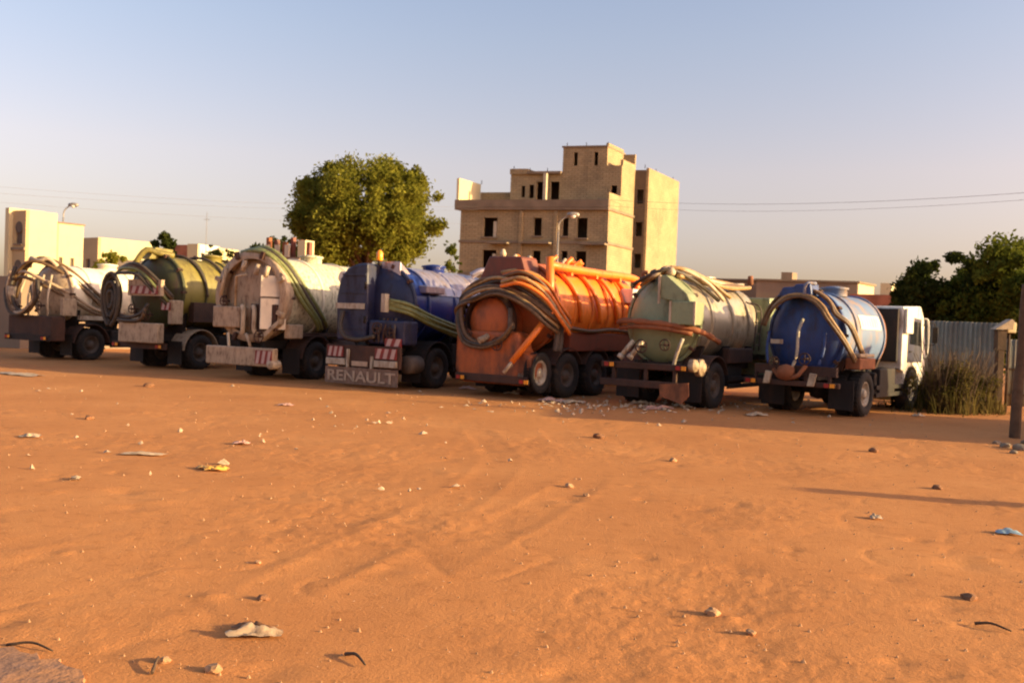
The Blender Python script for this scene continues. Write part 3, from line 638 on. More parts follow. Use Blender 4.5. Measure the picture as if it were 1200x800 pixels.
for y_ in (1.2, 2.4, 3.6): MB().prism([(.35, 2.95), (1.02, 2.95), (1.02, 3.05), (.35, 3.12)], y_-.04, y_+.04, 'XZ').build('pipe_bracket', 'orange', t)
for y_ in (1.0, 1.9, 2.8, 3.7): MB().tube(arc_pts(1.15, 2.14, y_, 30, 105, 8, .55), .06).build('tank_rib', 'orange', t)
rr = random.Random(4)
for k in range(9):
    x, y_ = rr.uniform(-.5, .6), .5+k*.22
    MB().tube([(x, y_, 3.1), (x+rr.uniform(-.1, .1), y_, 3.28), (x+rr.uniform(-.2, .2), y_+.15, 3.42)], .045+.02*(k % 2)).build('valve', 'orange' if k % 3 else 'palepipe', t)
MB().lathe([(.001, 0), (.06, .02), (.08, .1), (.04, .2), (.001, .22)], (-.35, .2, 3.33), 'Z', 12).build('beacon', 'palepipe', t)
MB().bb(.96, 1.16, 1.0, 4.4, 1.12, 1.58).build('side_cabinet', 'redbrown', t, bevel=.03)
for k in range(2): MB().tube([(1.2, .35+k*.16, 1.75), (1.21, .34+k*.16, 1.4), (1.2, .3+k*.16, 1.12)], .07).build('flexible_pipe', 'rim_dark', t)
MB().bb(.95, 1.32, 3.75, 4.15, 2.40, 2.78).build('hose_basket', 'white', t, bevel=.03)
MB().cyl((1.3, 4.0, 2.3), (1.3, 4.0, 1.75), .045).build('sight_tube', 'palepipe', t)
MB().lathe([(.001, -.09), (.06, -.06), (.085, 0), (.06, .06), (.001, .09)], (1.3, 4.0, 1.68), 'Z', 14).build('float_ball', 'lampglass', t)
MB().tube([(1.17, .8, 1.7), (1.2, 1.8, 1.62), (1.17, 3.0, 1.68), (1.18, 4.3, 1.6)], .05).build('hose', 'hose_brown', t)
sp = wheel_master('spare_wheel', 'rim', .36); sp.parent = t; sp.location = (1.0, -.1, .62)
sp.scale = (.7, .9, 1); sp.rotation_euler = (0, 0, 0)
MB().lathe([(.001, 0), (.1, 0), (.13, .05), (.13, .25)], (.75, -.42, .52), 'Y', 14).build('pipe_end', 'palepipe', t)
for y_ in (1.0, 2.35): T.fender('brown', y_, 1, .66, (25, 155))
MB().bb(.75, 1.1, 3.3, 3.34, .5, 1.1).build('mud_flap', 'black', t)

rear_kit(T, -.505, .36, True, wheels=((.1, -.52, 1.25, .15), (-.8, -.5, 1.45, .12)))
# --- truck 6: pale green door, silver tank
T = Truck('suction tanker with pale green dished door and silver tank beside the orange one', (3.16, 19.99), 36, 1.0, 4.1, 'rim_dark', tandem=False, cabm='mint', w=1.1)
t = T.t
T.tank('silver', .95, 1.92, .45, 4.0, 'mint', rings=(1.2, 2.4, 3.4), dish=.34, sx=.9)
hb = MB().prism([(.15, 2.42), (.92, 2.28), (.8, 2.52), (.3, 2.93), (.15, 2.93)], -.1, .35, 'XZ').build('top_cabinet', 'mint', t, bevel=.02)
MB().bb(.12, .17, -.14, -.09, 2.3, 2.93).build('cabinet_edge', 'palepipe', t)
hq = MB().bb(.42, 1.04, -.16, .3, 1.85, 2.36).build('side_hatch', 'mint', t, bevel=.02)
for x in (.43, 1.0): MB().bb(x, x+.05, -.18, -.155, 1.85, 2.36).build('hatch_edge', 'palepipe', hq)
MB().tube([(-.98, .12, 1.84), (-.7, -.12, 1.9), (0, -.22, 1.88), (.6, -.12, 1.82), (1.05, .25, 1.70), (1.15, .9, 1.5)], .07, rfun=lambda q: .045+.03*abs(math.sin(q*23))).build('rusty_band', 'rust', t)
MB().tube([(-.9, .08, 1.74), (-.4, -.15, 1.78), (.3, -.2, 1.76), (.9, .05, 1.66)], .055).build('rusty_band', 'rust', t)
for dx in (0, .24): MB().cyl((-.32+dx, -.35, 1.46), (-.50+dx, -.52, 1.14), .055, seg=12).build('drain_pipe', 'palepipe', t); MB().cyl((-.50+dx, -.52, 1.14), (-.54+dx, -.56, 1.07), .075, seg=12).build('coupling', 'rim', t)
MB().tube([(.75, -.1, 1.55), (.68, -.2, 1.25), (.6, -.2, .95)], .04).build('chain', 'rim', t)
MB().tube([(.05, .3, 2.86), (.0, .2, 3.0), (.12, .15, 3.1), (.3, .2, 3.05)], .05).build('vent_pipe', 'hose_dark', t)
MB().lathe([(.001, 0), (.1, .02), (.12, .1), (.05, .2), (.001, .21)], (.25, .2, 2.93), 'Z', 14).build('vent_cap', 'palepipe', t)
hoses(t, [(.2, .3, 2.98), (.35, .9, 2.96), (.55, 1.8, 2.86), (.6, 2.8, 2.86), (.5, 3.9, 2.9)], 4, ['hose_tan', 'palepipe', 'hose_brown'], .05, (.11, 0, -.045), .05, 8)
hoses(t, [(-.3, .8, 2.96), (-.2, 1.8, 3.0), (-.25, 2.8, 2.97), (-.1, 3.9, 2.93)], 3, ['hose_tan', 'palepipe'], .05, (.12, 0, 0), .05, 9)
MB().bb(-1.12, 1.02, -.36, -.26, .84, .98).build('bumper_bar', 'brown', t, bevel=.02)
MB().bb(-1.1, .8, -.42, -.34, .44, .60).build('rear_bumper', 'brown', t, bevel=.02)
for x in (-.8, .0, .7): MB().bb(x-.04, x+.04, -.34, -.28, .6, .86).build('bumper_stay', 'brown', t)
MB().prism([(.42, .55), (1.1, .62), (1.12, .34), (.95, .16), (.45, .30)], -.5, -.46, 'XZ').build('mud_flap', 'rust', t)
for y_, z, r_ in ((-.25, .98, .14), (.12, .93, .19)):
    MB().lathe([(.001, .07), (r_*.55, .07), (r_*.6, .03), (r_*.92, .03), (r_, 0), (r_, -.10), (.001, -.10)], (1.12, y_, z), 'X', 22).build('air_tank', 'pinkgrey', t)
T.fender('brown', 1.0, 1, .64, (20, 150)); T.fender('brown', 1.0, -1, .64)
MB().bb(.9, 1.08, 1.7, 3.2, 1.0, 1.36).build('side_cabinet', 'brown', t, bevel=.03)

hoses(t, [(-.5, .1, 2.75), (-.1, .0, 2.98), (.3, .3, 3.1), (.7, .9, 2.85), (.95, 1.6, 2.45)], 3, ['hose_dark', 'palepipe', 'hose_tan'], .045, (.05, .12, .04), .07, 37)
for k_ in range(4): MB().tube([(-.5+.22*k_, .35, 2.80), (-.48+.2*k_, .3, 3.0), (-.4+.22*k_, .35, 3.02+.04*(k_ % 2))], .05).build('valve', ('rust', 'hose_dark', 'palepipe', 'brown')[k_], t)
rear_kit(T, -.365, .86, True, wheels=((-.05, -.5, 1.35, .14), (.45, -.35, 1.4, .12)), ladder=(1.0, 3.6, 1.3, 2.5))
# --- truck 7: blue door, right end
T = Truck('suction tanker with royal blue dished door and white cab at the right end', (6.2, 19.38), 41, 1.25, 3.35, 'rim', cabm='white', ctop=2.72)
t = T.t; t.scale = (.94, .94, .94)
T.tank('skyblue', .99, 1.86, .42, 3.25, 'royal', rings=(1.25, 3.1), ringm='skyblue', dish=.30, saddle='brown', sx=.87)
MB().lathe([(1.0, .45), (1.012, .45), (1.012, .85), (1.0, .85)], (0, 0, 1.86), 'Y', 44, 0, .87).build('blue_band', 'skyblue', t)
MB().lathe([(1.0, 3.17), (1.015, 3.17), (1.015, 3.24), (1.0, 3.24)], (0, 0, 1.86), 'Y', 44, 0, .87).build('rusty_band', 'rust', t)
hoses(t, arc_pts(1.05, 1.85, .04, -80, 62, 9, .10, .865)+[(1.02, .35, 2.1), (1.1, .8, 1.62), (1.1, 1.1, 1.35)], 3, ['hose_brown', 'hose_dark', 'hose_tan'], .04, (0, .08, .0), .012, 10)
hoses(t, arc_pts(.92, 1.82, -.14, -75, 62, 8, 0, .88)+[(1.0, .1, 1.75), (1.12, .5, 1.3)], 2, ['hose_brown', 'hose_tan'], .04, (.0, .05, .07), .012, 11)
MB().prism([(-.55, 2.70), (.3, 2.74), (.25, 3.02), (-.1, 3.0), (-.15, 2.94), (-.4, 2.93)], -.1, .4, 'XZ').build('top_hatch', 'royal', t, bevel=.03)
MB().tube([(.12, -.1, 2.7), (.16, -.1, 3.0), (.3, .1, 3.02)], .04).build('vent_pipe', 'skyblue', t)
# pale panel on the tank's side: its letters are too blurred to read, so only the strip with its upright strokes
vs = []; fs = []
for i in range(11):
    for j in range(5):
        a = R(60+5*j); y_ = 1.55+1.35*i/10; vs.append((1.005*.87*math.sin(a), y_, 1.86+1.005*math.cos(a)))
for i in range(10):
    for j in range(4): q = i*5+j; fs.append((q, q+1, q+6, q+5))
pl = MB().add(vs, fs, True).build('name_strip', 'letter_white', t)
for k in range(7):
    y_ = 1.66+k*.17; vs = [(1.011*.87*math.sin(R(a)), y_+d, 1.86+1.011*math.cos(R(a))) for a in (63, 70, 77) for d in (0, .035)]
    MB().add(vs, [(0, 1, 3, 2), (2, 3, 5, 4)]).build('stroke', 'skyblue', pl)
MB().bb(-.62, -.32, -.35+.2, -.13, 1.62, 1.72).build('door_plate', 'rim', t)
MB().tube([(.08, -.02, 2.2), (.1, -.28, 1.9), (.1, -.32, 1.4), (.02, -.38, 1.05)], .035).build('door_pipe', 'rim', t)
MB().lathe([(.001, -.2), (.14, -.16), (.19, 0), (.14, .16), (.001, .2)], (-.1, -.4, .98), 'X', 16).build('drain_valve', 'rust', t)
MB().tube([(-.45, -.3, 1.02), (-.2, -.42, .86), (.15, -.42, .9), (.32, -.3, 1.15)], .05).build('guard_loop', 'rust', t)
MB().bb(-1.14, 1.12, -.40, -.28, .68, .80).build('rear_bumper', 'brown', t, bevel=.02)
MB().bb(-.95, .98, -.22, -.1, .92, 1.14).build('chassis_end', 'brown', t)
for x in (-.55, .5):
    MB().prism([(x-.08, .70), (x+.08, .70), (x+.14, .98), (x-.02, 1.0)], -.48, -.41, 'XZ').build('tail_light', 'palepipe', t, bevel=.02)
for x in (-.9, -.35, .3, .85): MB().bb(x-.03, x+.03, -.27, -.2, .8, .95).build('bumper_stay', 'brown', t)
for x in (-.95, .8): MB().bb(x-.25, x+.25, .55, .57, .25, .75).build('mud_flap', 'black', t)
MB().bb(.82, 1.17, .7, 1.7, 1.10, 1.36).build('tool_box', 'rust', t, bevel=.03); MB().bb(.84, 1.15, .72, 1.68, 1.375, 1.46).build('box_lid', 'pinkgrey', t, bevel=.02)
MB().bb(.9, 1.12, 2.2, 3.3, .5, 1.1).build('side_cabinet', 'black', t, bevel=.03)
for c_ in t.children:
    if c_.name.startswith('door') and c_.children and any(g_.name.startswith('window') for g_ in c_.children): c_.data.materials[0] = M['navy']
MB().tube([(1.16, T.yf+.62, 2.4), (1.26, T.yf+.70, 2.3), (1.26, T.yf+.72, 1.5), (1.17, T.yf+.68, 1.35)], .022).build('grab_rail', 'white', t)
MB().bb(1.13, 1.20, T.yf-.82, T.yf-.30, 1.98, 2.62).build('cab_corner_panel', 'white', t, bevel=.02)
MB().bb(-1.0, 1.02, T.yc-.14, T.yc-.02, 1.25, 2.6).build('cab_rack', 'black', t, bevel=.02)

rear_kit(T, -.405, .69, True, wheels=((.3, -.35, 1.3, .13), (-.4, -.4, 1.2, .12)))
for x_ in (-.7, .62): MB().tube([(x_, -.05, 1.9), (x_*1.02, -.12, 1.5), (x_*.9, -.2, 1.15)], .035).build('door_hook', 'royal', t)
# ------------------------------------------------------------------ buildings
def wall_with_openings(mb, u0, u1, z0, z1, w0, w1, holes):
    """A thick wall in the u-z plane with real openings (u0, u1, z0, z1)."""
    us = sorted({u0, u1, *[h[0] for h in holes], *[h[1] for h in holes]})
    for a, b in zip(us[:-1], us[1:]):
        cuts = sorted([(h[2], h[3]) for h in holes if h[0] < b-1e-6 and h[1] > a+1e-6]); z = z0
        for c0, c1 in cuts+[(z1, z1)]:
            if c0 > z+1e-6: mb.bb(a, b, w0, w1, z, c0)
            z = max(z, c1)
BL = Vector((-5.45, 87.3, 0))
def skew(o, azu, azw):
    U = Vector((math.sin(R(azu)), math.cos(R(azu)), 0)); W = Vector((math.sin(R(azw)), math.cos(R(azw)), 0))
    return lambda p: U*p.x + W*p.y + Vector((0, 0, p.z))
bt = thing('unfinished_apartment_building', 'tall unfinished concrete block apartment building with empty window openings behind the orange tanker', 'building', BL)
xf = skew(BL, 106, 30)
def B(): return MB(xf)
def bpart(mb, name, m, parent=None, label=None): return mb.build(name, m, parent or bt, label=label)
FW = 14.5
levels = [0.3, 3.45, 6.55, 9.65, 12.8]
# front wall, storey by storey; each opening gets its own frame
cols = [(2.35, 3.75), (7.35, 8.15), (10.15, 10.75), (11.55, 12.55)]
mb = B(); wins = []
for k, z in enumerate(levels[:-1]):
    hs = [(a, b, z+(.45 if i in (0, 3) else .6), z+2.3) for i, (a, b) in enumerate(cols)]
    wins += hs; wall_with_openings(mb, 0, FW, z+.12, levels[k+1]-.12, 0, .25, hs)
bpart(mb, 'front_wall', 'concrete')
mb = B(); mb.bb(0, .25, .25, 14, .3, 12.68); mb.bb(.25, FW, 13.75, 14, .3, 12.68); bpart(mb, 'rear_wall', 'concrete')
mb = B(); mb.bb(FW-.25, FW, .25, 6.0, .3, 13.6); bpart(mb, 'side_wall', 'concrete')
for k, z in enumerate(levels):
    mb = B(); mb.bb(-.45 if k == 4 else -.08, FW+.12, -.35 if k == 4 else -.10, 14.05, z-.12, z+.12)
    bpart(mb, 'floor_slab', 'slab')
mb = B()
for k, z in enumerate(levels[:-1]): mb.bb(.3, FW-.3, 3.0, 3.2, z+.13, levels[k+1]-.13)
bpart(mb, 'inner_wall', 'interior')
for (a, b, z0, z1) in wins:
    f = B(); f.bb(a-.12, b+.12, -.16, -.002, z0-.16, z0); f = bpart(f, 'window_sill', 'slab')
for (a, z) in ((3.35, 9.9), (3.35, 6.8)): bpart(B().bb(a, a+.32, .05, .12, z+.2, z+1.7), 'shutter', 'column')
for (a, b, z) in ((3.2, 5.2, 9.4), (6.4, 9.3, 9.45), (12.3, 14.6, 9.4)): bpart(B().bb(a, b, -.85, -.11, z, z+.16), 'balcony_slab', 'slab')
for a in (6.05, 9.45): bpart(B().bb(a, a+.28, -.22, -.003, 6.7, 12.6), 'pilaster', 'concrete')
# third floor band and roof terrace
bpart(B().bb(-.45, FW+.12, -.38, -.13, 12.93, 13.62), 'parapet', 'slab')
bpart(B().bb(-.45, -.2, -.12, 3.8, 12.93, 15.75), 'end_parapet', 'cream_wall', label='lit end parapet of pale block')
bpart(B().bb(-.2, 3.5, 3.82, 4.05, 12.93, 14.95), 'rear_parapet', 'concrete')
# set-back storey left of the tower, with its open loggia
mb = B(); wall_with_openings(mb, 3.5, 8.7, 12.93, 16.5, 2.7, 2.95, [(4.6, 5.0, 14.3, 15.4), (5.4, 5.9, 14.2, 15.5), (6.15, 7.15, 13.9, 15.8), (7.55, 8.45, 13.9, 15.8)])
bpart(mb, 'loggia_wall', 'concrete')
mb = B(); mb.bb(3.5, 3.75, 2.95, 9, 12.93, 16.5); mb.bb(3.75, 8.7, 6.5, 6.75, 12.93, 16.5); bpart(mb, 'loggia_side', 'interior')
bpart(B().bb(5.3, 8.7, 2.3, 9.0, 16.52, 16.76), 'roof_slab', 'slab')
bpart(B().bb(3.5, 5.28, 2.5, 9.0, 16.52, 17.05), 'roof_upstand', 'concrete')
bpart(B().bb(7.2, 7.5, 1.9, 2.2, 12.93, 16.5), 'column', 'column'); bpart(B().bb(6.9, 8.6, 1.7, 2.4, 12.93, 13.25), 'planter', 'column')
# tower
mb = B(); wall_with_openings(mb, 8.7, FW, 12.93, 17.3, 2.7, 2.95, [(13.5, 14.1, 14.6, 15.4)])
wall_with_openings(mb, 8.7, 13.05, 17.3, 19.05, 2.7, 2.95, [(9.75, 10.15, 17.32, 18.6), (11.75, 12.15, 17.32, 18.6)])
mb.bb(8.7, 13.05, 2.7, 2.95, 17.3, 17.31)
bpart(mb, 'tower_wall', 'concrete')
mb = B(); mb.bb(12.8, 13.05, 2.95, 6.6, 17.3, 19.5); mb.bb(FW-.25, FW, 2.95, 6.0, 13.6, 17.9); mb.bb(8.7, 8.95, 2.95, 6.6, 12.93, 19.05)
mb.bb(8.95, 14.2, 6.6, 6.85, 12.93, 19.05); mb.bb(FW-.25, FW, .0, 2.69, 13.62, 14.35); bpart(mb, 'tower_side', 'concrete')
bpart(B().bb(8.6, 13.1, 2.6, 6.9, 19.07, 19.22), 'tower_roof', 'slab'); bpart(B().bb(13.06, 14.24, 2.96, 6.5, 17.1, 17.28), 'stair_roof', 'slab')
# right wing standing proud of the side wall
mb = B(); wall_with_openings(mb, FW+.02, 15.6, .3, 17.4, 6.0, 6.25, [(14.72, 15.4, z+.5, z+1.9) for z in (1.0, 4.1, 7.3, 10.4, 13.6)])
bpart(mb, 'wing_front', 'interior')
mb = B(); mb.bb(15.6, 15.85, 6.0, 14.7, .3, 17.6); mb.bb(9.0, 15.6, 14.45, 14.7, .3, 17.6); mb.bb(11, 15.6, 6.9, 14.4, 17.2, 17.38); mb.bb(13.0, 15.6, 8.0, 8.2, .3, 17.2)
bpart(mb, 'wing_wall', 'concrete')
for u, w_, z in ((8.9, 3, 19.2), (12.9, 3, 19.2), (5.5, 2.5, 16.7), (15.4, 14, 17.6), (3.6, 3, 17.0), (10.8, 3, 19.2), (15.4, 9, 17.6), (15.3, 6.3, 17.6), (7.2, 2.6, 16.7), (14.2, .3, 14.35), (0, 3.5, 15.7)):
    bpart(B().bb(u, u+.05, w_, w_+.05, z, z+.4), 'starter_bar', 'black')

def house(name, label, px, y_, az, wf, ls, h, front, side, azf=None, wins=(), swins=(), roof=None, group=None, parap=.0):
    """A block whose near corner (front meets side) stands under image column px at depth y_; front runs left, side runs away."""
    d = ray(px, 380); o = Vector((d.x/d.y*y_, y_, 0))
    t = thing(name, label, 'house', o, 0, group); azf = azf or az-90
    fxf = skew(o, azf, az)      # u negative to the left... u runs along the front towards the right, so the front is u in [-wf, 0]
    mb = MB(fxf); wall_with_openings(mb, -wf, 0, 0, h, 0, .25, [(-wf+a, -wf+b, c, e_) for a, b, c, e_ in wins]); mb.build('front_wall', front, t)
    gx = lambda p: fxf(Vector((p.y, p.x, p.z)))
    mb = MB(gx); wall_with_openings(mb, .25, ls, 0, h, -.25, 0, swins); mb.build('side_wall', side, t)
    mb = MB(fxf); mb.bb(-wf, -wf+.25, .25, ls, 0, h); mb.bb(-wf+.25, -.25, ls-.25, ls, 0, h); mb.build('rear_wall', front, t)
    MB(fxf).bb(-wf+.25, -.25, .25, ls-.25, h-.45, h-.25).build('roof', roof or 'slab', t)
    for a, b, c, e_ in wins:
        f = MB(fxf).bb(-wf+a, -wf+b, .14, .18, c, e_).build('window', 'shutter', t); MB(fxf).bb(-wf+a-.1, -wf+b+.1, -.1, -.002, c-.12, c).build('sill', 'slab', f)
    for a, b, c, e_ in swins:
        f = MB(gx).bb(a, b, -.18, -.14, c, e_).build('window', 'shutter', t); MB(gx).bb(a-.1, b+.1, .002, .1, c-.12, c).build('sill', 'slab', f)
    return t, fxf
# left: cream houses (front azimuth 130, lit side azimuth 40)
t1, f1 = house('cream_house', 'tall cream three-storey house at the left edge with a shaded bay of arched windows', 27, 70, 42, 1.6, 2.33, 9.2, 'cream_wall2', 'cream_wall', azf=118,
      wins=((.3, 1.2, 6.6, 7.9), (.3, 1.2, 3.6, 4.9)), swins=())
for z in (7.9, 4.9): MB(f1).cyl((-.85, -.01, z), (-.85, .2, z), .45, seg=16).build('window_arch', 'shutter', t1)
MB(f1).bb(-1.62, .02, -.12, -.01, 6.1, 6.3).build('ledge', 'slab', t1)
MB(f1).bb(-2.1, -1.62, -.3, 2.3, 0, 9.4).build('corner_pier', 'cream_wall', t1)
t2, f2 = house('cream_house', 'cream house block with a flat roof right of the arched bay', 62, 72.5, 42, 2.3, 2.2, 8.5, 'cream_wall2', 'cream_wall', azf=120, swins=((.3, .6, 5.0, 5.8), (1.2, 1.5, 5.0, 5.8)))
MB(f2).bb(-2.3, .05, -.1, 2.3, 8.51, 8.65).build('cornice', 'slab', t2)
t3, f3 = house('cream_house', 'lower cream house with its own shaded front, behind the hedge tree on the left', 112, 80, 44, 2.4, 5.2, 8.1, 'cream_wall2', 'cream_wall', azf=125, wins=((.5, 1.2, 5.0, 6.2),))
t4, f4 = house('roadside_shed', 'small grey shed standing behind the cream tanker at the left edge', 24, 36, 40, 4.0, 5, 2.9, 'grey_house', 'grey_house', azf=112, wins=((1.2, 2.0, 1.2, 2.1),))
# middle distance
t5, f5 = house('red_roofed_house', 'small red-brown walled house above the olive tank', 225, 78, 30, 3.0, 5, 7.6, 'red_roof', 'cream_wall', azf=108)
t6, f6 = house('water_tower_block', 'small white rooftop block with a dark doorway above the olive tank', 229, 74, 25, 1.1, 2.5, 7.4, 'cream_wall', 'white', azf=112, wins=((.6, .95, 5.5, 6.4),))
t7 = thing('brick_frame_house', 'half-built red brick house with posts and a pale wall below the big tree', 'house', dp(335, 330, 46).xy.to_3d()); f7 = skew(None, 112, 35)
for k in range(6):
    u = -1.3+k*.5; MB(f7).bb(u, u+.17, 0, .2, 0, 5.75-.12*(k % 3)).build('post', 'redbrown' if k % 2 else 'rust', t7)
MB(f7).bb(-1.4, 1.4, .3, .5, 0, 4.5).build('front_wall', 'red_roof', t7); MB(f7).bb(-1.5, .9, -.15, .45, 4.55, 4.72).build('lintel', 'grey_house', t7)
MB(f7).bb(.75, 1.2, -.1, .5, 4.74, 5.6).build('pale_block', 'cream_wall', t7)
for k in range(3): MB(f7).bb(-1.2+k*.62, -.95+k*.62, -.2, -.1, 4.73, 5.35).build('shutter', 'column', t7)
# right: low houses on the skyline
t8, f8 = house('low_house', 'long low grey house on the skyline right of the apartment building', 908, 72, 35, 5.5, 9, 6.0, 'grey_house', 'cream_wall2', azf=105, wins=((1.5, 2.2, 4.4, 5.2),))
MB(f8).bb(-5.7, .2, -.2, 9.1, 6.01, 6.15).build('roof_edge', 'slab', t8)
t9, f9 = house('low_house', 'flat grey-brown house on the skyline above the blue tanker', 1003, 66, 38, 7.2, 4.0, 5.75, 'grey_house', 'cream_wall', azf=102, wins=((4.5, 5.2, 4.2, 5.0), (2.2, 2.9, 4.2, 5.0)))
MB(f9).bb(-7.3, .15, -.15, 4.1, 5.76, 5.9).build('roof_edge', 'slab', t9)
MB(f9).bb(-5.8, -5.0, 1, 2, 5.91, 6.5).build('roof_tank', 'grey_house', t9)
t10, f10 = house('low_house', 'lower red-brown house with pale lit patches left of the dark trees', 1058, 60, 40, 3.4, 5, 4.7, 'red_roof', 'cream_wall', azf=105, wins=((.6, 1.2, 3.2, 4.0), (2.0, 2.6, 3.2, 4.0)))
MB(f10).bb(-1.6, -.9, .3, 1.8, 4.71, 5.5).build('roof_room', 'cream_wall', t10)
t11, f11 = house('low_house', 'grey house just right of the apartment building behind the pale green tanker', 872, 76, 35, 8.0, 6, 5.3, 'grey_house', 'cream_wall2', azf=105)
# red bucket-like chimney pot
tag(MB().lathe([(.18, 0), (.25, .1), (.2, .7), (.001, .75)], (0, 0, 0), 'Z', 12).build('chimney_pot', 'rust', loc=(dp(881, 335, 70).x, 70.5, 5.55)), 'red clay chimney pot on the low skyline roof', 'chimney')

# ------------------------------------------------------------------ lamps, wires, fence
def lamp_post(label, base, h, arm, side=1):
    t = thing('street_lamp', label, 'street lamp', base, 0, 'street lamps beyond the trucks')
    MB().cyl((0, 0, 0), (0, 0, h-.8), .09, .06, 10).build('pole', 'galv', t)
    MB().tube([(0, 0, h-.82), (.03*side, 0, h-.3), (arm*.45*side, 0, h+.05), (arm*side, 0, h+.28)], .05).build('arm', 'galv', t)
    hd = MB().lathe([(.001, -.45), (.12, -.38), (.19, -.1), (.17, .25), (.1, .4), (.001, .42)], (arm*side+.2, 0, h+.32), 'X', 14).build('lamp_head', 'galv', t)
    MB().lathe([(.001, -.16), (.14, -.10), (.22, 0), (.2, .04)], (arm*side+.2, 0, h+.22), 'Z', 16).build('lamp_bowl', 'lampglass', hd)
p = dp(652, 330, 60); lamp_post('curved-arm street lamp in front of the apartment building', (p.x, 60, 0), 8.9, .75)
p = dp(72, 330, 75); lamp_post('faint street lamp above the cream houses on the left', (p.x, 75, 0), 10.0, .6)
p = dp(240, 330, 72); t = thing('aerial_mast', 'thin aerial mast above the white rooftop block', 'mast', (p.x, 72, 0)); MB().cyl((0, 0, 0), (0, 0, 9.8), .045, .02, 6).build('pole', 'galv', t); MB().bb(-.25, .25, -.01, .01, 9.2, 9.24).build('crossbar', 'galv', t)
def wire(label, pa, ya_, pb, yb_, sag, r=.02):
    a, b = dp(pa[0], pa[1], ya_), dp(pb[0], pb[1], yb_)
    P = [a.lerp(b, k/24)-Vector((0, 0, sag*4*(k/24)*(1-k/24))) for k in range(25)]
    tag(MB().tube(P, r, 6, 1).build('overhead_wire', 'cable'), label, 'wire', 'overhead wires')
wire('upper overhead wire sagging over the right half of the sky', (700, 233), 66, (1290, 219), 38, .55, .009)
wire('lower overhead wire just below the other on the right half of the sky', (700, 240), 66, (1290, 227), 38, .6, .007)
wire('upper overhead wire crossing the sky on the left', (-60, 214), 60, (560, 242), 84, .5, .006)
wire('middle overhead wire crossing the sky on the left', (-60, 222), 60, (560, 246), 84, .5, .006)
wire('lowest overhead wire crossing the sky on the left', (-60, 232), 60, (560, 262), 84, .5, .006)

# corrugated fence behind the last cab
def sheet_mesh(wd, h, pitch=.12, amp=.024):
    n = int(wd/pitch*6); v = []; f = []
    for s_ in (0, 1):
        for i in range(n+1):
            x = wd*i/n; y_ = amp*math.sin(2*math.pi*x/pitch)+s_*.003
            v += [(x, y_, 0), (x, y_, h)]
    m_ = 2*(n+1)
    for i in range(n):
        a = 2*i; f += [(a, a+2, a+3, a+1), (m_+a, m_+a+1, m_+a+3, m_+a+2)]
        f += [(a+1, a+3, m_+a+3, m_+a+1), (a, m_+a, m_+a+2, a+2)]
    f += [(0, 1, m_+1, m_), (2*n, m_+2*n, m_+2*n+1, 2*n+1)]
    return MB().add(v, f, True)
a, b = Vector((9.9, 25.4, 0)), Vector((12.75, 23.4, 0)); L = (b-a).length; ang = math.atan2(b.y-a.y, b.x-a.x)
ft = thing('corrugated_fence', 'corrugated metal sheet fence behind the dry bushes at the right', 'fence', a, ang)
rr = random.Random(2)
for k in range(5):
    s_ = sheet_mesh(L/5+.04, 2.22+rr.uniform(-.03, .03)).build('corrugated_sheet', 'zinc', ft, loc=(k*L/5, -.012*(k % 2), .02)); s_.rotation_euler = (0, rr.uniform(-.008, .008), 0)
for z in (.5, 1.8): MB().bb(0, L, .03, .09, z-.03, z+.03).build('rail', 'timber', ft)
for k in range(3): MB().bb(k*L/2-.04, k*L/2+.04, .09, .17, 0, 2.1).build('post', 'timber', ft)
# gate post with its pale box
g = gp(1168, 483); gt = thing('gate_post', 'dark timber gate post with a small pitched cap beside the corrugated fence', 'post', (g.x, g.y, 0), ang*0)
MB().bb(-.08, .08, -.08, .08, 0, 2.05).build('post', 'timber', gt, bevel=.01); MB().bb(-.11, .11, -.095, .095, 1.55, 2.05).build('cap_board', 'timber', gt)
MB().prism([(-.2, 2.06), (.2, 2.32), (.26, 2.28), (.22, 2.06)], -.14, .14, 'XZ').build('cap', 'pinkgrey', gt)
bx = thing('meter_box', 'small cream box mounted beside the gate post at the right', 'box', (g.x+.27, g.y+.1, 0))
MB().bb(-.12, .12, -.12, .08, 1.98, 2.25).build('housing', 'cream_wall', bx, bevel=.03); MB().cyl((0, 0, .0), (0, 0, 1.98), .03, seg=8).build('stem', 'timber', bx)
g2 = dp(1178, 440, 23.6); f2_ = thing('corrugated_gate', 'lower paler corrugated gate leaf between the gate post and the right-hand pole', 'gate', (g2.x, 23.6, 0), -.2)
for k in range(2): sheet_mesh(.62, 1.75).build('corrugated_sheet', 'zinc', f2_, loc=(.6*k, -.012*k, .08))
for z in (.35, 1.02): MB().bb(0, 1.25, -.06, -.02, z, z+.06).build('rail', 'timber', f2_)
g3 = gp(1190, 513); pt = thing('timber_pole', 'weathered timber pole leaning slightly at the right edge, rubble at its foot', 'pole', (g3.x, g3.y, 0))
MB().tube([(-.02, 0, -.1), (.0, 0, .8), (.05, 0, 1.7), (.06, .02, 2.3), (.07, .0, 2.8)], .085, 12, rfun=lambda s_: .095-.02*s_).build('pole', 'bark', pt)

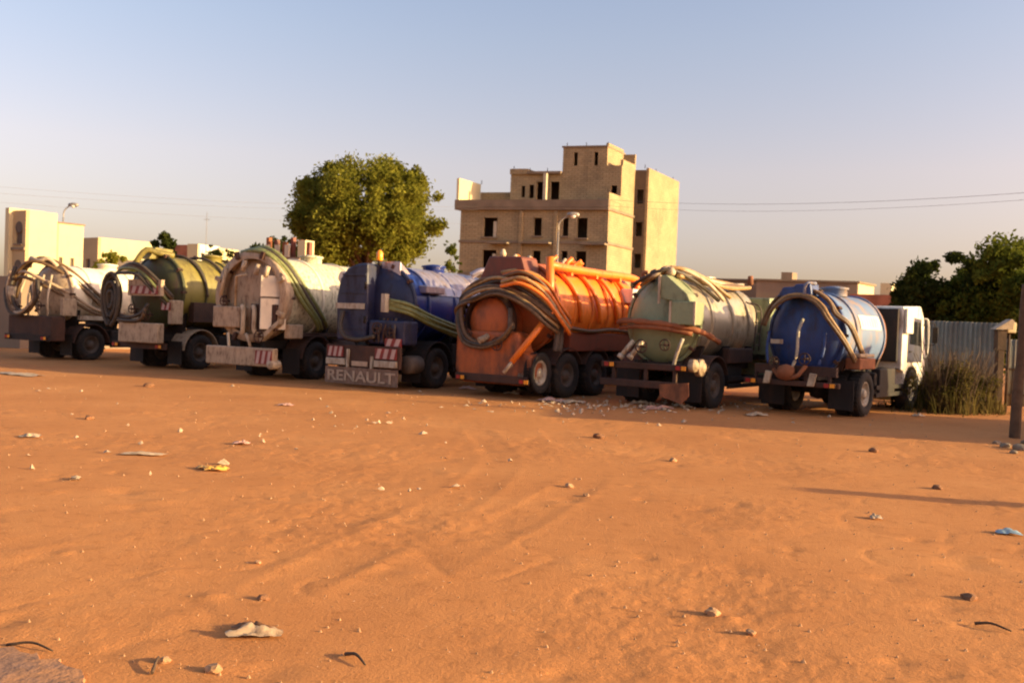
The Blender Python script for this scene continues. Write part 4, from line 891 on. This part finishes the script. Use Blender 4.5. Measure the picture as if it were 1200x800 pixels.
# ------------------------------------------------------------------ trees and bushes
def leaf_crown(centres, n, size, mt, seed, flat=1.0, name='crown'):
    """leaf-sized faces gathered in clumps spread through the crown's volume"""
    rs = np.random.RandomState(seed); V = []; 
    cs = np.array([c[:3] for c in centres]); rad = np.array([c[3] for c in centres]); p = rad**2.2; p /= p.sum()
    k = rs.choice(len(cs), n, p=p); d = rs.normal(size=(n, 3)); d /= np.linalg.norm(d, axis=1)[:, None]
    rr = rs.rand(n)**.45*(1+.18*rs.normal(size=n)); pos = cs[k]+d*(rad[k]*rr)[:, None]*np.array([1, 1, flat])
    a = rs.normal(size=(n, 3)); a /= np.linalg.norm(a, axis=1)[:, None]; b = np.cross(a, rs.normal(size=(n, 3))); b /= np.linalg.norm(b, axis=1)[:, None]
    sz = size*(.6+.8*rs.rand(n))[:, None]
    q = np.stack([pos-a*sz*.6, pos+b*sz*.32, pos+a*sz*.6, pos-b*sz*.32], 1).reshape(-1, 3).astype(np.float32)
    me = bpy.data.meshes.new(name); me.vertices.add(4*n); me.vertices.foreach_set('co', q.ravel()); me.loops.add(4*n)
    me.loops.foreach_set('vertex_index', np.arange(4*n, dtype=np.int32)); me.polygons.add(n)
    me.polygons.foreach_set('loop_start', np.arange(0, 4*n, 4, dtype=np.int32)); me.update(calc_edges=True); me.materials.append(M[mt])
    return me
def tree(label, x, y_, h, rx, rz_, zc, n, size, mt, seed, lobes=26, trunk_r=.25, box=.5, ry=None, group=None, name='tree'):
    t = thing(name, label, 'tree', (x, y_, 0), 0, group); rr = random.Random(seed); ry = ry or rx
    cs = []
    for k in range(lobes):
        u = rr.uniform(-.95, 1); ph = rr.uniform(0, 2*math.pi); q = (1-u*u)**box; s_ = .45+.45*rr.random()**.5
        lr = (.15+.24*rr.random())*min(rx, rz_)
        cs.append((rx*s_*q*math.cos(ph), ry*s_*q*math.sin(ph), zc+rz_*s_*u, lr))
    for k in range(lobes):      # small sprays that break the outline
        u = rr.uniform(-.3, 1); ph = rr.uniform(0, 2*math.pi); q = (1-u*u)**box; s_ = rr.uniform(.88, 1.02)
        cs.append((rx*s_*q*math.cos(ph), ry*s_*q*math.sin(ph), zc+rz_*s_*u, .11*min(rx, rz_)))
    cr = bpy.data.objects.new('crown', leaf_crown(cs, n, size, mt, seed)); C.objects.link(cr); cr.parent = t
    tr = MB().tube([(0, 0, -.1), (.05, 0, zc*.3), (-.05, .05, zc*.7), (0, 0, zc+rz_*.3)], trunk_r, 10, rfun=lambda s_: trunk_r*(1.25-.9*s_)).build('trunk', 'bark', t)
    for c in cs[:9]:
        st = Vector((0, 0, zc*.45+rr.random()*zc*.3)); e_ = Vector(c[:3]); m_ = st.lerp(e_, .5)+Vector((0, 0, .05*rz_))
        MB().tube([st, m_, e_], .05, 6, rfun=lambda s_: trunk_r*.45*(1-.8*s_)).build('limb', 'bark', t)
    return t
def tx(px, y_): return ray(px, 380).x/ray(px, 380).y*y_
tree('large round leafy tree rising behind the trucks left of the apartment building', tx(426, 58), 58, 11.8, 4.85, 3.6, 8.1, 80000, .19, 'leaf', 11, 64, .4, ry=4.6, box=.33)
tree('slim dark tree on the lower left flank of the big tree', tx(322, 52), 52, 6.5, 1.7, 1.4, 4.9, 6000, .18, 'leaf_dark', 12, 14, .12)
tree('small sparse tree between the big tree and the apartment building', tx(524, 70), 70, 8, 1.0, 2.2, 6.0, 1500, .2, 'leaf_mid', 13, 12, .08)
tree('rounded bush-like tree in front of the lower cream house', tx(137, 55), 55, 5.2, 2.6, 1.5, 3.6, 11000, .17, 'leaf', 14, 18, .15)
tree('small dark tree just left of the olive tank', tx(186, 50), 50, 6, .9, 1.5, 4.6, 3500, .17, 'leaf_dark', 15, 12, .1)
tree('thin dark tree right of the white rooftop block', tx(252, 66), 66, 6.6, 1.2, 1.2, 5.6, 1800, .2, 'leaf_dark', 16, 12, .08)
tree('dark bushy tree at the foot of the apartment building on its right', tx(793, 60), 60, 5.6, 1.0, 1.5, 4.3, 3000, .18, 'leaf_dark', 17, 12, .1)
tree('dark dense tree behind the corrugated fence', tx(1113, 33), 33, 5, 2.0, 2.0, 3.0, 34000, .14, 'leaf_dark', 18, 26, .16)
tree('fresher green tree behind the fence at the right edge', tx(1190, 31), 31, 5.6, 2.3, 2.15, 3.1, 38000, .14, 'leaf_mid', 19, 30, .18)
def bush(label, x, y_, rx, h, n, mt, seed, size=.09):
    rr = random.Random(seed); t = thing('dry_bush', label, 'bush', (x, y_, 0), 0, 'bushes along the fence')
    cs = [(rr.gauss(0, rx*.5), rr.uniform(-.25, .25), h*rr.uniform(.08, .7), .15*h*rr.uniform(.5, 1.5)) for k in range(24)]
    cr = bpy.data.objects.new('foliage', leaf_crown(cs, n, size, mt, seed, 1.1, 'foliage')); C.objects.link(cr); cr.parent = t
    st = MB()
    for k in range(110):
        a_, l_ = rr.uniform(0, 6.28), rr.uniform(.5, 1.15)*h
        b0 = Vector((rr.uniform(-rx, rx)*.7, rr.uniform(-.2, .2), 0)); d_ = Vector((math.cos(a_)*.3, math.sin(a_)*.3, 1))*l_
        st.tube([b0, b0+d_*.5, b0+d_+Vector((math.cos(a_)*.1, 0, -.05))], .008, 4, 2)
    st.build('stems', 'timber', t)['kind'] = 'stuff'
    gb = MB()
    for k in range(330):
        x0, y0 = rr.gauss(0, rx*.75), rr.gauss(0, .28); hh = h*rr.uniform(.12, 1.0)**1.3*max(.25, 1-.6*abs(x0)/rx)*(.75+.5*noise.noise(Vector((x0*3, seed, 0)))); a_ = rr.uniform(0, 6.28); ln = rr.uniform(.02, .30)
        w_ = rr.uniform(.008, .016); dx, dy = math.cos(a_)*ln, math.sin(a_)*ln; px_, py_ = -math.sin(a_)*w_, math.cos(a_)*w_
        gb.add([(x0-px_, y0-py_, 0), (x0+px_, y0+py_, 0), (x0+dx*.4+px_, y0+dy*.4+py_, hh*.6), (x0+dx*.4-px_, y0+dy*.4-py_, hh*.6), (x0+dx, y0+dy, hh)], [(0, 1, 2, 3), (3, 2, 4)])
    gb.build('dry_grass', 'grass' if mt != 'leaf_dark' else 'leaf_dark', t)['kind'] = 'stuff'
p = gp(1112, 484); bush('tall olive-brown dry bush against the corrugated fence', p.x, p.y, .70, 1.5, 7000, 'grass', 21, .05)
p = gp(1146, 483); bush('lower thin dry bush beside the gate post', p.x, p.y, .5, 1.15, 3000, 'grass', 22, .05)
p = gp(1083, 479); bush('dark scrub beside the front wheel of the last tanker', p.x-.1, p.y+.25, .55, 1.0, 6500, 'leaf_dark', 23)

# something large off to the right throws the long evening shadow across the lot
house('neighbour_house', 'plain low house beside the lot beyond the right edge', 0, 1, 12, 4.0, 5.2, 3.2, 'grey_house', 'cream_wall2', azf=100)[0].location = (18.0, 13.0, 0)
ut = thing('utility_pole', 'stout timber post beyond the right edge of the picture', 'post', (11.5, 7.9, 0)); MB().cyl((0, 0, 0), (0, 0, 1.9), .17, .15, 12).build('post', 'bark', ut); MB().cyl((0, 0, 1.905), (0, 0, 1.95), .19, .12, 12).build('post_cap', 'slab', ut)

# ------------------------------------------------------------------ litter
def stone(label, px, py, r, m='stone', seed=0, cat='stone', grp='stones on the sand', nm='stone'):
    rr = random.Random(seed); bm = bmesh.new(); bmesh.ops.create_icosphere(bm, subdivisions=2, radius=r)
    for v in bm.verts: v.co *= 1+.45*noise.noise(v.co/r*1.1+Vector((seed*3.1, 0, 0))); v.co.z *= .62
    me = bpy.data.meshes.new(nm); bm.to_mesh(me); bm.free(); me.materials.append(M[m]); p = gp(px, py)
    o = bpy.data.objects.new(nm, me); C.objects.link(o); o.location = (p.x, p.y, r*.25); o.rotation_euler = (0, 0, rr.uniform(0, 6)); tag(o, label, cat, grp)
def rag(label, px, py, wd, dp_, h, m, seed, nm='crumpled_bag', cat='litter', grp='litter on the sand', rz=None):
    rr = random.Random(seed); n = 12; v = []; f = []
    for i in range(n+1):
        for j in range(n+1):
            u, w_ = i/n-.5, j/n-.5; e_ = 1+.35*noise.noise(Vector((math.atan2(w_, u)*1.2, seed, 0)))
            z = h*(.5+.9*noise.noise(Vector((u*4.5, w_*4.5, seed)))+.35*noise.noise(Vector((u*11, w_*11, seed))))*max(0, 1-(u*u+w_*w_)*2.4)
            v.append((u*wd*e_, w_*dp_*e_, max(.004, z)+.012))
    for i in range(n):
        for j in range(n): q = i*(n+1)+j; f.append((q, q+1, q+n+2, q+n+1))
    o = MB().add(v, f, True).build(nm, m); p = gp(px, py); o.location = (p.x, p.y, 0); o.rotation_euler = (0, 0, rr.uniform(-.5, .5) if rz is None else rz); tag(o, label, cat, grp)
def stick(label, a_, b_, r, m='timber', h=.03):
    A, B_ = gp(*a_), gp(*b_); mid = A.lerp(B_, .5)+Vector((.0, .02, h))
    tag(MB().tube([A+Vector((0, 0, r)), mid, B_+Vector((0, 0, r*1.5))], r, 6, 4, rfun=lambda s_: r*(1.1-.6*s_)).build('stick', m), label, 'stick', 'sticks on the sand')
stone('pale angular stone with a dark lee side right of centre foreground', 835, 719, .045, seed=1)
stone('pale rounded stone near the middle of the lot, left one of a pair', 667, 570, .045, seed=2)
stone('pale small stone, right one of a pair near the middle of the lot', 687, 581, .035, seed=3)
stone('small pale stone above the pair in the middle of the lot', 789, 540, .05, seed=4)
stone('small pale stone at the bottom left foreground', 192, 775, .03, seed=5)
stone('flat pinkish stone at the bottom of the lot left of centre', 249, 786, .04, seed=6)
stone('low flat stone right of the angular one', 880, 742, .03, seed=7)
stone('small stone in the lower left middle', 302, 660, .025, seed=8)
stone('dark low clod at the lower right, largest of the dark clods', 1135, 702, .05, 'stone_dark', 9, 'clod', 'dark clods', 'clod')
stone('dark clod on the sunlit edge right of the orange tanker', 702, 513, .085, 'stone_dark', 10, 'clod', 'dark clods', 'clod')
stone('dark clod near the right side of the lot', 1098, 573, .06, 'stone_dark', 11, 'clod', 'dark clods', 'clod')
stone('dark clod left of the one by the right side', 1024, 529, .07, 'stone_dark', 12, 'clod', 'dark clods', 'clod')
stone('small dark clod in the left middle distance', 174, 453, .11, 'stone_dark', 13, 'clod', 'dark clods', 'clod')
stone('small dark clod between two pale scraps on the left', 104, 491, .07, 'stone_dark', 14, 'clod', 'dark clods', 'clod')
stone('brown clod in the lower left middle of the lot', 308, 702, .035, 'stone_dark', 15, 'clod', 'dark clods', 'clod')
rag('torn brownish cardboard scrap with a dark hollow under it in the left foreground', 300, 745, .28, .10, .06, 'pinkgrey', 31, rz=.15)
rag('dark crumpled rag behind the torn cardboard scrap', 298, 740, .24, .12, .05, 'stone_dark', 32)
rag('yellow crumpled bag on the sand at left', 254, 551, .24, .18, .07, 'plastic_yellow', 33)
rag('small dull yellow scrap beside the yellow bag', 238, 549, .14, .1, .04, 'hose_tan', 34)
rag('pale flat scrap stretched out left of the yellow bag', 168, 533, .50, .14, .04, 'plastic_white', 35)
rag('long whitish strip of plastic near the left edge', 22, 439, 1.5, .5, .06, 'plastic_white', 36, rz=-.5)
rag('small pale scrap below the long strip at left', 36, 512, .22, .2, .05, 'plastic_white', 37)
rag('pale scrap in the left middle distance', 283, 520, .22, .16, .05, 'cloth', 38)
rag('pale blue plastic scrap at the right edge', 1182, 626, .20, .12, .05, 'plastic_blue', 39)
rag('pinkish scrap left of centre in the middle distance', 335, 475, .3, .25, .05, 'cloth', 40)
rag('pale scrap on the right half of the lot', 1026, 608, .12, .1, .05, 'plastic_white', 41)
k = 50
for px, py, wd, lb in ((648, 470, .7, 'white litter heap in front of the tandem wheels, left'), (672, 472, .6, 'white litter heap in front of the tandem wheels, right'), (752, 473, .5, 'small pale litter heap left of the rusty mud flap'),
                   (770, 479, .8, 'wide pale litter heap before the pale green tanker'), (800, 477, .45, 'small pale litter heap before the rusty mud flap'), (886, 487, .5, 'yellowish litter scrap before the blue tanker'),
                   (1005, 487, .35, 'white litter scrap at the rear wheel of the last tanker'), (1076, 488, .3, 'white litter scrap at the foot of the scrub'), (600, 462, .4, 'pale scrap under the orange tail tub'), (548, 456, .45, 'pinkish scrap beside the blue tanker')):
    k += 1; rag(lb, px, py, wd, wd*.5, .09, 'plastic_white' if k % 3 else 'cloth', k, grp='litter along the row of trucks')
stick('dry stick in the bottom left foreground', (405, 768), (428, 782), .010)
stick('short twig lying right of the dark clod at lower right', (1142, 732), (1185, 742), .010)
stick('thin twig at the far bottom left near the tar', (8, 757), (62, 765), .008)
stick('bent twig beside the bottom left stone', (178, 790), (186, 772), .008)
stick('pale stick leaning in the scrub beside the fence', (1090, 482), (1096, 470), .04, 'palepipe', .3)
rag('yellow plastic sack behind the first tanker', 13, 392, 1.0, .6, .75, 'yellow', 71, nm='plastic_sack', cat='sack', grp='sacks')
for i, (px, py, r) in enumerate(((1178, 524, .09), (1196, 527, .12), (1168, 520, .07), (1204, 520, .1), (1188, 531, .06))):
    stone(('grey rubble lump left of the pole foot', 'largest grey rubble lump in front of the pole', 'small rubble lump farthest left of the pole', 'rubble lump right of the pole foot', 'smallest rubble lump nearest the camera by the pole')[i], px, py, r, 'slab', 80+i, 'rubble', 'rubble at the pole foot', 'rubble_lump')
# countless pebbles and crumbs of earth
rs = np.random.RandomState(9); g = MB()
for k in range(1500):
    y_ = 3.6*(6.5**rs.rand()); x = (rs.rand()*2-1)*y_*.62; r = (.003+.009*rs.rand()**3)*(.7+y_/14)
    v = [(x+r*math.cos(a_)*(1+.3*rs.rand()), y_+r*math.sin(a_)*(1+.3*rs.rand()), -.002) for a_ in (0, 1.3, 2.6, 3.9, 5.2)]+[(x+r*.3*rs.rand(), y_, r*(.7+.5*rs.rand())+.004)]
    g.add(v, [(i, (i+1) % 5, 5) for i in range(5)])
o = g.build('pebbles', 'stone'); o['kind'] = 'stuff'; o['label'] = 'scattered pebbles and earth crumbs on the sand'

# countless small scraps of paper and film, thickest in front of the middle trucks
rs = np.random.RandomState(21); g = MB()
for k in range(330):
    if k < 230: p = gp(rs.normal(760, 85), rs.normal(476, 5))
    elif k < 290: p = gp(rs.uniform(300, 1100), rs.uniform(455, 500))
    else: p = gp(rs.uniform(20, 600), rs.uniform(440, 580))
    r_ = rs.uniform(.015, .075); a_ = rs.uniform(0, 6.28)
    v = [(p.x+r_*math.cos(a_+i*1.05)*rs.uniform(.5, 1.2), p.y+r_*math.sin(a_+i*1.05)*rs.uniform(.4, 1), rs.uniform(.0, .03)) for i in range(6)]+[(p.x, p.y, rs.uniform(.02, .07))]
    g.add(v, [(i, (i+1) % 6, 6) for i in range(6)])
o = g.build('litter_scraps', 'plastic_white'); o['kind'] = 'stuff'; o['label'] = 'small pale scraps of litter strewn before the trucks'
